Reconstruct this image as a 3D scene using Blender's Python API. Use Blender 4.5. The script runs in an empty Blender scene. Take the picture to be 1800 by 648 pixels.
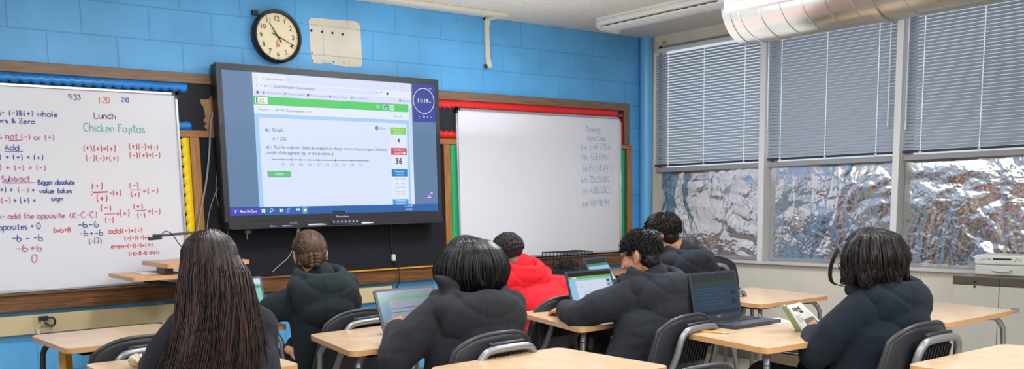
import bpy, math, random
import numpy as np
from mathutils import Vector, Matrix, Euler, noise
random.seed(7); np.random.seed(7)
PI = math.pi
C = bpy.context.scene.collection
SC = bpy.context.scene
V = Vector

# ------------------------------------------------------------------ materials
def lin(h, a=1.0):
    h = h.lstrip('#')
    r = [int(h[i:i+2], 16)/255 for i in (0, 2, 4)]
    return tuple(c/12.92 if c <= .04045 else ((c+.055)/1.055)**2.4 for c in r) + (a,)
def mat(name, col, rough=.5, metal=0., spec=.5, nvar=0., nscale=8., bump=0., bscale=150., stretch=None, sheen=0., coat=0.):
    m = bpy.data.materials.new(name); m.use_nodes = True
    nt = m.node_tree; b = nt.nodes['Principled BSDF']
    b.inputs['Base Color'].default_value = lin(col); b.inputs['Roughness'].default_value = rough
    b.inputs['Metallic'].default_value = metal; b.inputs['Specular IOR Level'].default_value = spec
    if sheen: b.inputs['Sheen Weight'].default_value = sheen; b.inputs['Sheen Roughness'].default_value = .6
    if coat: b.inputs['Coat Weight'].default_value = coat; b.inputs['Coat Roughness'].default_value = .1
    if nvar or bump:
        tc = nt.nodes.new('ShaderNodeTexCoord'); src = tc.outputs['Object']
        if stretch:
            mp = nt.nodes.new('ShaderNodeMapping'); mp.inputs['Scale'].default_value = stretch
            nt.links.new(src, mp.inputs[0]); src = mp.outputs[0]
    if nvar:
        n = nt.nodes.new('ShaderNodeTexNoise'); n.inputs['Scale'].default_value = nscale; n.inputs['Detail'].default_value = 5
        nt.links.new(src, n.inputs['Vector'])
        r = nt.nodes.new('ShaderNodeMapRange'); r.inputs[1].default_value = .3; r.inputs[2].default_value = .7
        r.inputs[3].default_value = 1-nvar; r.inputs[4].default_value = 1+nvar
        nt.links.new(n.outputs['Fac'], r.inputs[0])
        mx = nt.nodes.new('ShaderNodeMix'); mx.data_type = 'RGBA'; mx.blend_type = 'MULTIPLY'
        mx.inputs[0].default_value = 1; mx.inputs[6].default_value = lin(col)
        cc = nt.nodes.new('ShaderNodeCombineColor')
        for k in range(3): nt.links.new(r.outputs[0], cc.inputs[k])
        nt.links.new(cc.outputs[0], mx.inputs[7]); nt.links.new(mx.outputs[2], b.inputs['Base Color'])
    if bump:
        n = nt.nodes.new('ShaderNodeTexNoise'); n.inputs['Scale'].default_value = bscale; n.inputs['Detail'].default_value = 3
        nt.links.new(src, n.inputs['Vector'])
        bp = nt.nodes.new('ShaderNodeBump'); bp.inputs['Strength'].default_value = bump; bp.inputs['Distance'].default_value = .01
        nt.links.new(n.outputs['Fac'], bp.inputs['Height']); nt.links.new(bp.outputs[0], b.inputs['Normal'])
    return m
def emis(name, col, s=1., rough=.35):
    m = bpy.data.materials.new(name); m.use_nodes = True
    b = m.node_tree.nodes['Principled BSDF']; b.inputs['Base Color'].default_value = (0.01, .01, .012, 1); b.inputs['Roughness'].default_value = rough
    b.inputs['Emission Color'].default_value = lin(col); b.inputs['Emission Strength'].default_value = s; b.inputs['Specular IOR Level'].default_value = .25
    return m
def wood(name, c1, c2, scale=6., rough=.45, axis=(1, 12, 12), coat=0.):
    m = bpy.data.materials.new(name); m.use_nodes = True
    nt = m.node_tree; b = nt.nodes['Principled BSDF']; b.inputs['Roughness'].default_value = rough
    if coat: b.inputs['Coat Weight'].default_value = coat; b.inputs['Coat Roughness'].default_value = .15
    tc = nt.nodes.new('ShaderNodeTexCoord'); mp = nt.nodes.new('ShaderNodeMapping'); mp.inputs['Scale'].default_value = axis
    nt.links.new(tc.outputs['Object'], mp.inputs[0])
    n = nt.nodes.new('ShaderNodeTexNoise'); n.inputs['Scale'].default_value = scale; n.inputs['Detail'].default_value = 6; n.inputs['Distortion'].default_value = .6
    nt.links.new(mp.outputs[0], n.inputs['Vector'])
    r = nt.nodes.new('ShaderNodeValToRGB'); r.color_ramp.elements[0].position = .32; r.color_ramp.elements[1].position = .68
    r.color_ramp.elements[0].color = lin(c1); r.color_ramp.elements[1].color = lin(c2)
    nt.links.new(n.outputs['Fac'], r.inputs[0]); nt.links.new(r.outputs[0], b.inputs['Base Color'])
    return m

# ------------------------------------------------------------------ mesh builder
class MB:
    def __init__(s): s.v = []; s.f = []; s.mi = []; s.mats = []
    def idx(s, m):
        if m is None: return 0
        if m not in s.mats: s.mats.append(m)
        return s.mats.index(m)
    def add(s, vs, fs, m=None, M=None):
        k = len(s.v); i = s.idx(m)
        if M is not None: vs = [M @ V(p) for p in vs]
        s.v.extend([tuple(p) for p in vs]); s.f.extend([tuple(a+k for a in f) for f in fs]); s.mi.extend([i]*len(fs)); return s
    def box(s, c, d, m=None, R=None):
        x, y, z = d[0]/2, d[1]/2, d[2]/2
        vs = [(-x,-y,-z),(x,-y,-z),(x,y,-z),(-x,y,-z),(-x,-y,z),(x,-y,z),(x,y,z),(-x,y,z)]
        M = Matrix.Translation(c)
        if R is not None: M = M @ (R if isinstance(R, Matrix) else Euler(R).to_matrix()).to_4x4()
        return s.add(vs, [(0,3,2,1),(4,5,6,7),(0,1,5,4),(1,2,6,5),(2,3,7,6),(3,0,4,7)], m, M)
    def bx(s, x0, x1, y0, y1, z0, z1, m=None):
        return s.box(((x0+x1)/2,(y0+y1)/2,(z0+z1)/2), (abs(x1-x0),abs(y1-y0),abs(z1-z0)), m)
    def quad(s, a, b, c, d, m=None): return s.add([a,b,c,d], [(0,1,2,3)], m)
    def prism(s, poly, z0, z1, m=None, ms=None, M=None, mb=None):
        n = len(poly); vs = [(p[0],p[1],z0) for p in poly]+[(p[0],p[1],z1) for p in poly]
        s.add(vs, [tuple(range(n,2*n))], m, M)
        s.add(vs, [tuple(range(n-1,-1,-1))], mb or ms or m, M)
        s.add(vs, [(i,(i+1)%n,n+(i+1)%n,n+i) for i in range(n)], ms or m, M); return s
    def tube(s, pts, r, m=None, n=8, caps=True, flat=None):
        pts = [V(p) for p in pts]; N = len(pts); vs = []; fs = []
        rs = r if isinstance(r, (list, tuple, np.ndarray)) else [r]*N
        t0 = (pts[1]-pts[0]).normalized(); up = V((0,0,1)) if abs(t0.z) < .9 else V((1,0,0))
        a = t0.cross(up).normalized(); pt = t0
        for i in range(N):
            t = (pts[min(i+1,N-1)]-pts[max(i-1,0)])
            t = t.normalized() if t.length > 1e-9 else pt
            a = (a - t*a.dot(t)); a = a.normalized() if a.length > 1e-6 else t.orthogonal().normalized()
            b = t.cross(a); pt = t
            for k in range(n):
                w = 2*PI*k/n; vs.append(pts[i]+a*(rs[i]*math.cos(w))+b*(rs[i]*math.sin(w)*(flat or 1)))
        for i in range(N-1):
            for k in range(n): fs.append((i*n+k, i*n+(k+1)%n, (i+1)*n+(k+1)%n, (i+1)*n+k))
        if caps: fs.append(tuple(range(n-1,-1,-1))); fs.append(tuple(range((N-1)*n, N*n)))
        return s.add(vs, fs, m)
    def ell(s, c, r, m=None, R=None, nu=20, nv=12):
        vs = [(0,0,-1)]; fs = []
        for j in range(1, nv):
            ph = -PI/2+PI*j/nv
            for i in range(nu): vs.append((math.cos(ph)*math.cos(2*PI*i/nu), math.cos(ph)*math.sin(2*PI*i/nu), math.sin(ph)))
        vs.append((0,0,1)); T = len(vs)-1
        for i in range(nu):
            fs.append((0, 1+(i+1)%nu, 1+i)); fs.append((T, 1+(nv-2)*nu+i, 1+(nv-2)*nu+(i+1)%nu))
            for j in range(nv-2):
                a = 1+j*nu; fs.append((a+i, a+(i+1)%nu, a+nu+(i+1)%nu, a+nu+i))
        if not hasattr(r, '__len__'): r = (r, r, r)
        M = Matrix.Translation(c)
        if R is not None: M = M @ (R if isinstance(R, Matrix) else Euler(R).to_matrix()).to_4x4()
        return s.add(vs, fs, m, M @ Matrix.Diagonal((*r, 1)))
    def cap(s, p0, r0, p1, r1, m=None):
        p0, p1 = V(p0), V(p1); n = max(2, int((p1-p0).length/max(.02, min(r0, r1)*.8)))
        s.tube([p0.lerp(p1, i/n) for i in range(n+1)], [r0+(r1-r0)*i/n for i in range(n+1)], m, 16)
        s.ell(p0, r0*.999, m, nu=16, nv=10); s.ell(p1, r1*.999, m, nu=16, nv=10); return s
    def chain(s, pts, rs, m=None):
        for i in range(len(pts)-1): s.cap(pts[i], rs[i], pts[i+1], rs[i+1], m)
        return s
    def loft(s, rings, m=None, n=28):
        # rings: (center, rx, ry, tilt_x) superellipse sections
        vs = []; fs = []
        for (c, rx, ry, tx) in rings:
            M = Matrix.Translation(c) @ Matrix.Rotation(tx, 4, 'X')
            for k in range(n):
                w = 2*PI*k/n; cx, sy = math.cos(w), math.sin(w)
                e = .85
                vs.append(M @ V((rx*math.copysign(abs(cx)**e, cx), ry*math.copysign(abs(sy)**e, sy), 0)))
        N = len(rings)
        for i in range(N-1):
            for k in range(n): fs.append((i*n+k, i*n+(k+1)%n, (i+1)*n+(k+1)%n, (i+1)*n+k))
        fs.append(tuple(range(n-1,-1,-1))); fs.append(tuple(range((N-1)*n, N*n)))
        return s.add(vs, fs, m)
    def lathe(s, prof, m=None, n=32, M=None):
        vs = []; fs = []
        for (r, z) in prof:
            for k in range(n): vs.append((r*math.cos(2*PI*k/n), r*math.sin(2*PI*k/n), z))
        for i in range(len(prof)-1):
            for k in range(n): fs.append((i*n+k, i*n+(k+1)%n, (i+1)*n+(k+1)%n, (i+1)*n+k))
        if prof[0][0] > 1e-6: fs.append(tuple(range(n-1,-1,-1)))
        if prof[-1][0] > 1e-6: fs.append(tuple(range((len(prof)-1)*n, len(prof)*n)))
        return s.add(vs, fs, m, M)
    def grid(s, P, m=None):
        # P[i][j] points
        a, b = len(P), len(P[0]); vs = [p for row in P for p in row]
        return s.add(vs, [(i*b+j, (i+1)*b+j, (i+1)*b+j+1, i*b+j+1) for i in range(a-1) for j in range(b-1)], m)
    def mesh(s, name, mm=None):
        me = bpy.data.meshes.new(name); me.from_pydata(s.v, [], s.f)
        for m in (s.mats or ([mm] if mm else [])): me.materials.append(m)
        if len(s.mats) > 1: me.polygons.foreach_set('material_index', s.mi)
        me.update(); return me
def link(name, me, parent=None, loc=(0,0,0)):
    o = bpy.data.objects.new(name, me); C.objects.link(o); o.location = loc
    if parent is not None: o.parent = parent
    return o
def obj(name, mb, m=None, parent=None, smooth=True, ang=38, bevel=0, seg=2, sub=0, solid=0, loc=(0,0,0), label=None):
    me = mb.mesh(name, m)
    if smooth:
        me.polygons.foreach_set('use_smooth', [True]*len(me.polygons))
        if ang < 180: me.set_sharp_from_angle(angle=math.radians(ang))
    o = link(name, me, parent, loc)
    if solid: d = o.modifiers.new('Solidify', 'SOLIDIFY'); d.thickness = solid; d.offset = 0
    if bevel:
        d = o.modifiers.new('Bevel', 'BEVEL'); d.width = bevel; d.segments = seg; d.limit_method = 'ANGLE'; d.angle_limit = math.radians(50)
    if sub: d = o.modifiers.new('Subdivision', 'SUBSURF'); d.levels = sub; d.render_levels = sub
    if label: o['label'] = label
    return o
def tag(o, label, cat, group=None, kind=None):
    o['label'] = label; o['category'] = cat
    if group: o['group'] = group
    if kind: o['kind'] = kind
    return o
def thing(name, label, cat, loc=(0,0,0), rz=0, group=None):
    o = bpy.data.objects.new(name, None); C.objects.link(o); o.location = loc; o.rotation_euler = (0,0,rz); o.empty_display_size = .1
    return tag(o, label, cat, group)
def struct(o, label=None):
    o['kind'] = 'structure'
    if label: o['label'] = label
    return o
def text_into(mb, s, M, size, m, align='LEFT', width=None, shear=0, bold=0):
    cu = bpy.data.curves.new('t', 'FONT'); cu.body = s; cu.size = 1; cu.align_x = align; cu.shear = shear; cu.offset = bold; cu.resolution_u = 2
    o = bpy.data.objects.new('t', cu); C.objects.link(o)
    dg = bpy.context.evaluated_depsgraph_get(); me = bpy.data.meshes.new_from_object(o.evaluated_get(dg))
    vs = [v.co.copy() for v in me.vertices]; fs = [tuple(p.vertices) for p in me.polygons]
    bpy.data.objects.remove(o); bpy.data.curves.remove(cu); bpy.data.meshes.remove(me)
    if not vs: return
    sx = size
    if width: w = max(v.x for v in vs)-min(v.x for v in vs); sx = width/max(w, 1e-6)
    mb.add(vs, fs, m, M @ Matrix.Diagonal((sx, size, 1, 1)))
def rrect(x0, y0, x1, y1, r, n=5):
    P = []
    for cx, cy, a in ((x1-r, y0+r, -PI/2), (x1-r, y1-r, 0), (x0+r, y1-r, PI/2), (x0+r, y0+r, PI)):
        for i in range(n+1): P.append((cx+r*math.cos(a+PI/2*i/n), cy+r*math.sin(a+PI/2*i/n)))
    return P
def rpoly(C4, r, n=6):
    P = []; k = len(C4)
    for i in range(k):
        p, a, b = V(C4[i]).to_2d(), V(C4[i-1]).to_2d(), V(C4[(i+1) % k]).to_2d()
        ri = r[i] if hasattr(r, '__len__') else r
        q0 = p+(a-p).normalized()*ri; q1 = p+(b-p).normalized()*ri
        for j in range(n+1):
            t = j/n; P.append(((1-t)**2*q0 + 2*t*(1-t)*p + t*t*q1)[:])
    return P
def bez(pts, n=8):
    # Catmull-Rom through pts
    P = [V(p) for p in pts]; out = []
    for i in range(len(P)-1):
        p0, p1, p2, p3 = P[max(i-1,0)], P[i], P[i+1], P[min(i+2,len(P)-1)]
        for j in range(n):
            t = j/n
            out.append(.5*((2*p1)+(-p0+p2)*t+(2*p0-5*p1+4*p2-p3)*t*t+(-p0+3*p1-3*p2+p3)*t**3))
    out.append(P[-1]); return out
def remesh(mb, voxel, it=3, fac=.5):
    me = mb.mesh('tmp'); o = bpy.data.objects.new('tmp', me); C.objects.link(o)
    d = o.modifiers.new('r', 'REMESH'); d.mode = 'VOXEL'; d.voxel_size = voxel
    if it: d = o.modifiers.new('s', 'SMOOTH'); d.factor = fac; d.iterations = it
    dg = bpy.context.evaluated_depsgraph_get(); out = bpy.data.meshes.new_from_object(o.evaluated_get(dg))
    bpy.data.objects.remove(o); bpy.data.meshes.remove(me)
    out.polygons.foreach_set('use_smooth', [True]*len(out.polygons))
    return out
def displace(me, fn):
    n = len(me.vertices); co = np.empty(n*3); me.vertices.foreach_get('co', co); co = co.reshape(-1, 3)
    no = np.empty(n*3); me.vertices.foreach_get('normal', no); no = no.reshape(-1, 3)
    d = np.array([fn(co[i], no[i]) for i in range(n)])
    co = co + no*d[:, None]; me.vertices.foreach_set('co', co.ravel()); me.update()

# ------------------------------------------------------------------ camera
SC.view_settings.view_transform = 'Standard'; SC.view_settings.look = 'None'
cr, cu_, cf = V((0.777257,-0.628893,-0.0192)), V((0.106,0.101,0.989)), V((0.62067,0.77052,-0.14528))
YAW, PITCH, ROLL, F = .6779, -.1458, -.0192, 1670.6
f0 = V((math.sin(YAW)*math.cos(PITCH), math.cos(YAW)*math.cos(PITCH), math.sin(PITCH)))
r0 = V((math.cos(YAW), -math.sin(YAW), 0)); u0 = r0.cross(f0)
r1 = r0*math.cos(ROLL)+u0*math.sin(ROLL); u1 = u0*math.cos(ROLL)-r0*math.sin(ROLL)
cam_d = bpy.data.cameras.new('camera'); cam = bpy.data.objects.new('camera', cam_d); C.objects.link(cam)
cam.matrix_world = Matrix(((r1.x,u1.x,-f0.x,-6.687),(r1.y,u1.y,-f0.y,-6.255),(r1.z,u1.z,-f0.z,1.383),(0,0,0,1)))
cam_d.sensor_fit = 'HORIZONTAL'; cam_d.sensor_width = 36; cam_d.lens = F/1800*36; cam_d.shift_y = 276/1800; cam_d.clip_start = .05
SC.camera = cam

# ------------------------------------------------------------------ shared materials
def block_wall(name, col, x_off, axis='X'):
    m = bpy.data.materials.new(name); m.use_nodes = True; nt = m.node_tree; b = nt.nodes['Principled BSDF']
    b.inputs['Roughness'].default_value = .42
    g = nt.nodes.new('ShaderNodeNewGeometry'); sp = nt.nodes.new('ShaderNodeSeparateXYZ'); nt.links.new(g.outputs['Position'], sp.inputs[0])
    ad = nt.nodes.new('ShaderNodeMath'); ad.operation = 'ADD'; ad.inputs[1].default_value = x_off
    nt.links.new(sp.outputs[axis], ad.inputs[0]); cb = nt.nodes.new('ShaderNodeCombineXYZ')
    nt.links.new(ad.outputs[0], cb.inputs[0]); nt.links.new(sp.outputs['Z'], cb.inputs[1])
    br = nt.nodes.new('ShaderNodeTexBrick'); br.inputs['Scale'].default_value = 1; br.inputs['Brick Width'].default_value = .4064
    br.inputs['Row Height'].default_value = .2032; br.inputs['Mortar Size'].default_value = .004; br.inputs['Mortar Smooth'].default_value = .5
    nt.links.new(cb.outputs[0], br.inputs['Vector'])
    br.inputs['Color1'].default_value = (1,1,1,1); br.inputs['Color2'].default_value = (.95,.96,.97,1); br.inputs['Mortar'].default_value = (.80,.85,.90,1)
    n = nt.nodes.new('ShaderNodeTexNoise'); n.inputs['Scale'].default_value = 3.; n.inputs['Detail'].default_value = 8; nt.links.new(g.outputs['Position'], n.inputs['Vector'])
    rr = nt.nodes.new('ShaderNodeMapRange'); rr.inputs[1].default_value = .3; rr.inputs[2].default_value = .7; rr.inputs[3].default_value = .88; rr.inputs[4].default_value = 1.08
    nt.links.new(n.outputs['Fac'], rr.inputs[0])
    # dark scuffs
    n2 = nt.nodes.new('ShaderNodeTexNoise'); n2.inputs['Scale'].default_value = 5.5; n2.inputs['Detail'].default_value = 4; nt.links.new(g.outputs['Position'], n2.inputs['Vector'])
    r2 = nt.nodes.new('ShaderNodeMapRange'); r2.inputs[1].default_value = .70; r2.inputs[2].default_value = .78; r2.inputs[3].default_value = 1; r2.inputs[4].default_value = .68
    nt.links.new(n2.outputs['Fac'], r2.inputs[0])
    mm = nt.nodes.new('ShaderNodeMath'); mm.operation = 'MULTIPLY'; nt.links.new(rr.outputs[0], mm.inputs[0]); nt.links.new(r2.outputs[0], mm.inputs[1])
    cc = nt.nodes.new('ShaderNodeCombineColor')
    for k in range(3): nt.links.new(mm.outputs[0], cc.inputs[k])
    m1 = nt.nodes.new('ShaderNodeMix'); m1.data_type = 'RGBA'; m1.blend_type = 'MULTIPLY'; m1.inputs[0].default_value = 1; m1.inputs[6].default_value = lin(col)
    nt.links.new(br.outputs['Color'], m1.inputs[7])
    m2 = nt.nodes.new('ShaderNodeMix'); m2.data_type = 'RGBA'; m2.blend_type = 'MULTIPLY'; m2.inputs[0].default_value = 1
    nt.links.new(m1.outputs[2], m2.inputs[6]); nt.links.new(cc.outputs[0], m2.inputs[7]); nt.links.new(m2.outputs[2], b.inputs['Base Color'])
    n3 = nt.nodes.new('ShaderNodeTexNoise'); n3.inputs['Scale'].default_value = 90; n3.inputs['Detail'].default_value = 5; nt.links.new(g.outputs['Position'], n3.inputs['Vector'])
    b1 = nt.nodes.new('ShaderNodeBump'); b1.inputs['Strength'].default_value = .25; b1.inputs['Distance'].default_value = .004; nt.links.new(n3.outputs['Fac'], b1.inputs['Height'])
    b2 = nt.nodes.new('ShaderNodeBump'); b2.invert = True; b2.inputs['Strength'].default_value = .7; b2.inputs['Distance'].default_value = .004
    nt.links.new(br.outputs['Fac'], b2.inputs['Height']); nt.links.new(b1.outputs[0], b2.inputs['Normal']); nt.links.new(b2.outputs[0], b.inputs['Normal'])
    return m
M_blue = block_wall('blue_block', '#5dabe3', .2706)
M_cream = mat('cream_paint', '#dad2c3', .5, nvar=.05, nscale=2.5, bump=.08)
M_ceil = mat('acoustic_ceiling', '#d3ccc3', .9, nvar=.14, nscale=60, bump=.9, bscale=70)
M_floor = mat('vinyl_floor', '#b9b1a4', .35, nvar=.08, nscale=40)
M_brown = wood('brown_frame', '#6d5440', '#876a54', 5, .45, (1,14,14))
M_brownv = wood('brown_frame_v', '#6d5440', '#876a54', 5, .45, (14,14,1))
M_oak = wood('oak_trim', '#8a5a2c', '#b37c46', 5, .4, (1,16,16))
M_oakv = wood('oak_trim_v', '#8f5c2e', '#b87f48', 5, .4, (16,16,1))
M_rail = wood('dark_rail', '#4a2d17', '#875a33', 5, .38, (1,22,22))
M_blk = mat('black_paper', '#23242b', .85, nvar=.15, nscale=5)
M_navy = mat('dark_board_cloth', '#14161f', .9, nvar=.12, nscale=30, bump=.15, bscale=300)
M_cork = mat('bare_cork', '#a8825a', .85, nvar=.1, nscale=20)
M_wb = mat('whiteboard', '#dfdfe6', .22, spec=.4)
M_alu = mat('aluminium', '#c3c5ca', .3, .75)
M_grey = mat('grey_metal', '#8d8f93', .38, .6)
M_dgrey = mat('dark_metal', '#33353a', .45, .4)
M_plast = mat('black_plastic', '#1d1e22', .42, bump=.05, bscale=600)
M_shell = mat('chair_shell', '#2c2e33', .42, bump=.06, bscale=500)
M_bezel = mat('display_bezel', '#2b2c33', .38)
M_lam = wood('desk_laminate', '#c7a682', '#d4b692', 4, .28, (3,3,3), coat=.2)
M_edge = mat('desk_edge', '#d2a06c', .35, nvar=.08, nscale=20)
M_white = mat('white_plastic', '#dcdad4', .4)
M_offw = mat('ivory_plastic', '#d6cfbd', .45)
M_paper = mat('paper', '#eceae6', .8)
M_ink = mat('print_ink', '#2a2a2e', .8)
# ================================================================== ROOM SHELL
H = 2.845
XL, YB = -9.6, -9.6
struct(obj('floor', MB().bx(XL, 0, YB, 0, -.1, 0), M_floor))
struct(obj('ceiling', MB().bx(XL-.15, .2, YB-.15, .15, H, H+.1), M_ceil))
struct(obj('wall_front', MB().bx(XL, .0, 0, .15, 0, H), M_blue))
M_back = mat('back_wall', '#d8d2c6', .6, nvar=.05, nscale=2)
struct(obj('wall_left', MB().bx(XL-.15, XL, YB, .15, 0, H), M_back))
struct(obj('wall_back', MB().bx(XL, 0, YB-.15, YB, 0, H), M_back))
# window wall: panel below the sill, header, pier at the corner, solid run behind the camera's side
W = [(-1.300, -.105), (-2.490, -1.355), (-3.720, -2.542)]
SILL, HEAD, TR = .848, 2.765, 1.672
wr = MB().bx(0, .18, YB, 0, 0, SILL-.02); wr.bx(0, .18, YB, 0, HEAD, H); wr.bx(0, .18, -.105, .15, SILL-.02, HEAD); wr.bx(0, .18, YB, -3.775, SILL-.02, HEAD)
for y in (-.78, -1.95, -2.72): wr.bx(-.004, 0, y-.012, y+.012, 0, SILL-.02)
struct(obj('wall_right', wr, M_cream))
M_sill = mat('sill_paint', '#cbc7c2', .35)
struct(obj('trim_1', MB().bx(-.045, .1, -3.8, -.105, SILL-.02, SILL+.004), M_sill, bevel=.004))
M_mull = mat('mullion_paint', '#e2e1e0', .4)
struct(obj('trim_2', MB().bx(-.03, .12, -1.355, -1.300, SILL, HEAD), M_mull, bevel=.003))
struct(obj('trim_3', MB().bx(-.03, .12, -2.542, -2.490, SILL, HEAD), M_mull, bevel=.003))
struct(obj('trim_4', MB().bx(-.03, .12, -3.775, -3.720, SILL, HEAD), M_mull, bevel=.003))
M_base = mat('baseboard_brown', '#7b6a58', .5)
struct(obj('baseboard_right', MB().bx(-.012, 0, YB, -.1, 0, .098), M_base))
struct(obj('baseboard_front', MB().bx(XL, -.1, -.012, 0, 0, .098), M_base))
M_glass = bpy.data.materials.new('window_glass'); M_glass.use_nodes = True
nt = M_glass.node_tree; nt.nodes.clear(); out = nt.nodes.new('ShaderNodeOutputMaterial'); mx = nt.nodes.new('ShaderNodeMixShader')
tr = nt.nodes.new('ShaderNodeBsdfTransparent'); gl = nt.nodes.new('ShaderNodeBsdfGlossy'); gl.inputs['Roughness'].default_value = .02
mx.inputs[0].default_value = .06; nt.links.new(tr.outputs[0], mx.inputs[1]); nt.links.new(gl.outputs[0], mx.inputs[2]); nt.links.new(mx.outputs[0], out.inputs[0])
M_wf = mat('window_frame_paint', '#9d9c9c', .4)
for i, (ya, yb) in enumerate(W):
    f = MB(); x0, x1 = .07, .12
    f.bx(x0-.05, x1, ya, yb, TR-.042, TR-.004); f.bx(x0, x1, ya, yb, SILL, SILL+.03); f.bx(x0, x1, ya, yb, HEAD-.04, HEAD)
    f.bx(x0, x1, ya, ya+.03, SILL, HEAD); f.bx(x0, x1, yb-.03, yb, SILL, HEAD)
    o = struct(obj('window_%d' % (i+1), f, M_wf))
    struct(obj('window_pane', MB().bx(.092, .097, ya+.03, yb-.03, SILL+.03, HEAD-.04), M_glass, o))
# corner pipe painted with the wall
pp = MB().tube([(-.058, -.062, 0), (-.058, -.062, H)], .057, n=28)
M_pipe = mat('blue_pipe', '#66b0e2', .3, bump=.1, bscale=40)
o = obj('corner_pipe', pp, M_pipe); tag(o, 'blue painted vertical pipe running floor to ceiling in the room corner', 'pipe')

# cream patch left unpainted on the block wall, with screw holes
M_patch = block_wall('bare_block', '#d9d1c0', .2706)
P = [(-3.425,2.664),(-3.405,2.688),(-3.36,2.690),(-3.2,2.693),(-3.06,2.699),(-3.03,2.690),(-3.012,2.665),(-3.010,2.5),(-3.010,2.40),(-3.02,2.383),(-3.04,2.376),(-3.15,2.373),(-3.24,2.376),(-3.27,2.388),(-3.31,2.390),(-3.35,2.376),(-3.40,2.378),(-3.418,2.392),(-3.422,2.5)]
o = MB().prism([(x, z) for x, z in P][::-1], 0, .0025, M=Matrix(((1,0,0,0),(0,0,-1,0),(0,1,0,0),(0,0,0,1))))
pt = obj('wall_patch', o, M_patch); tag(pt, 'cream unpainted rectangle of block wall with screw holes above the display', 'wall patch')
hm = mat('hole_dark', '#201d1c', .9)
for x, z in ((-3.408,2.599),(-3.324,2.599),(-3.243,2.598),(-3.161,2.596)):
    obj('screw_hole', MB().ell((x,-.003,z), (.009,.003,.009)), hm, pt)
for x, z in ((-3.412,2.447),(-3.41,2.397),(-3.326,2.398),(-3.244,2.398),(-3.161,2.398)):
    obj('screw_hole', MB().ell((x,-.003,z), (.005,.002,.005)), hm, pt)

# ------------------------------------------------------------------ bulletin boards on the front wall
tb = thing('bulletin_board', 'long brown framed tack board strip covered in black paper behind the whiteboards', 'bulletin board', (-3.3, 0, 1.84))
def lb(*a): return MB().bx(a[0]+3.3, a[1]+3.3, a[2], a[3], a[4]-1.84, a[5]-1.84)
XF = -7.2
obj('frame_rail', lb(XF,-.241,-.028,0,2.183,2.248), M_brown, tb, bevel=.004)
obj('frame_side', lb(-.305,-.241,-.028,0,1.885,2.183), M_brownv, tb, bevel=.004)
for a_, b_ in ((XF,-4.13),(-2.5,-.305)): obj('black_paper', MB().bx(a_+3.3,b_+3.3,-.010,0,0,.343), M_blk, tb)
ck = MB()
P = [(-4.17,2.183),(-4.13,2.165),(-4.155,2.14),(-4.16,2.12),(-4.185,2.09),(-4.22,2.085),(-4.245,2.09),(-4.24,2.06),(-4.225,2.04)]
random.seed(3)
for k in range(14): P.append((-4.218+random.uniform(-.012,.012), 2.02-k*.0125))
P += [(-4.2,1.846),(-3.9,1.846),(-3.9,2.183)]
ck.prism([(x+3.3, z-1.84) for x, z in P][::-1], .0, .0135, M=Matrix(((1,0,0,0),(0,0,-1,0),(0,1,0,0),(0,0,0,1))))
obj('bare_cork', ck, M_cork, tb)
lo = thing('chalkboard_frame', 'oak framed lower board covered in dark cloth behind the display', 'board', (-3.3, 0, .795))
def l2(*a): return MB().bx(a[0]+3.3, a[1]+3.3, a[2], a[3], a[4]-.795, a[5]-.795)
obj('top_rail', l2(XF,-.215,-.03,0,1.840,1.884), M_oak, lo, bevel=.004)
obj('post', l2(-4.335,-4.272,-.028,0,.9,1.840), M_oakv, lo, bevel=.003)
obj('post', l2(-2.320,-2.262,-.028,0,.9,1.840), M_oakv, lo, bevel=.003)
obj('post', l2(-.270,-.217,-.028,0,.9,1.840), M_oakv, lo, bevel=.003)
obj('cloth_panel', l2(XF,-.27,-.012,0,.9,1.84), M_navy, lo)
rl = MB().bx(XF+3.3,-.215+3.3,-.06,0,.0,.106); rl.bx(XF+3.3,-.215+3.3,-.075,-.03,.095,.108)
obj('chalk_rail', rl, M_rail, lo, bevel=.004, label='dark wood chalk rail under the boards')
yt = mat('rail_edge_yellow', '#d99a2b', .5)
obj('edge_strip', MB().bx(-3.3+3.3,-2.40+3.3,-.078,-.072,.100,.110), yt, lo)

M_red = mat('border_red', '#dc2a2a', .35, nvar=.05, nscale=4); M_bblue = mat('border_blue', '#1f7fd0', .3, nvar=.12, nscale=5)
M_yel = mat('border_yellow', '#f2cf12', .35); M_grn = mat('border_green', '#12a566', .4)
def scallop(name, p0, p1, across, w, pitch, amp, m, label, y=-.016, group=None):
    # strip from p0 to p1 (x,z) along its straight edge; scalloped edge at distance w along 'across'
    p0, p1, a = V((p0[0],p0[1])), V((p1[0],p1[1])), V(across)
    L = (p1-p0).length; d = (p1-p0)/L; n = max(2, int(round(L/pitch))); k = 8
    mb = MB(); rows = []
    for i in range(n*k+1):
        t = i/(n*k)*L; s = abs(math.sin(PI*i/k))
        off = w + amp*(s-1)
        bul = .002*math.sin(t*2.1+1)+.0015*math.sin(t*5.3)
        q0 = p0+d*t; q1 = q0+a*off*.5; q2 = q0+a*off
        rows.append([(q0.x, y, q0.y), (q1.x, y-.002-bul*.6, q1.y), (q2.x, y-.001, q2.y)])
    mb.grid(rows); o = obj(name, mb, m, ang=180, solid=.0012)
    return tag(o, label, 'border trim', group or 'scalloped paper borders on the boards')
scallop('border_trim', (-7.0,2.184), (-4.326,2.184), (0,-1), .062, .058, .017, M_bblue, 'blue scalloped paper border along the top edge above the left whiteboard')
scallop('border_trim', (-4.44,1.886), (-4.315,1.886), (0,1), .056, .05, .012, M_bblue, 'short blue scalloped border scrap beside the left whiteboard corner')
scallop('border_trim', (-2.50,2.184), (-.375,2.184), (0,-1), .068, .046, .014, M_red, 'long red scalloped paper border above the right whiteboard')
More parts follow.
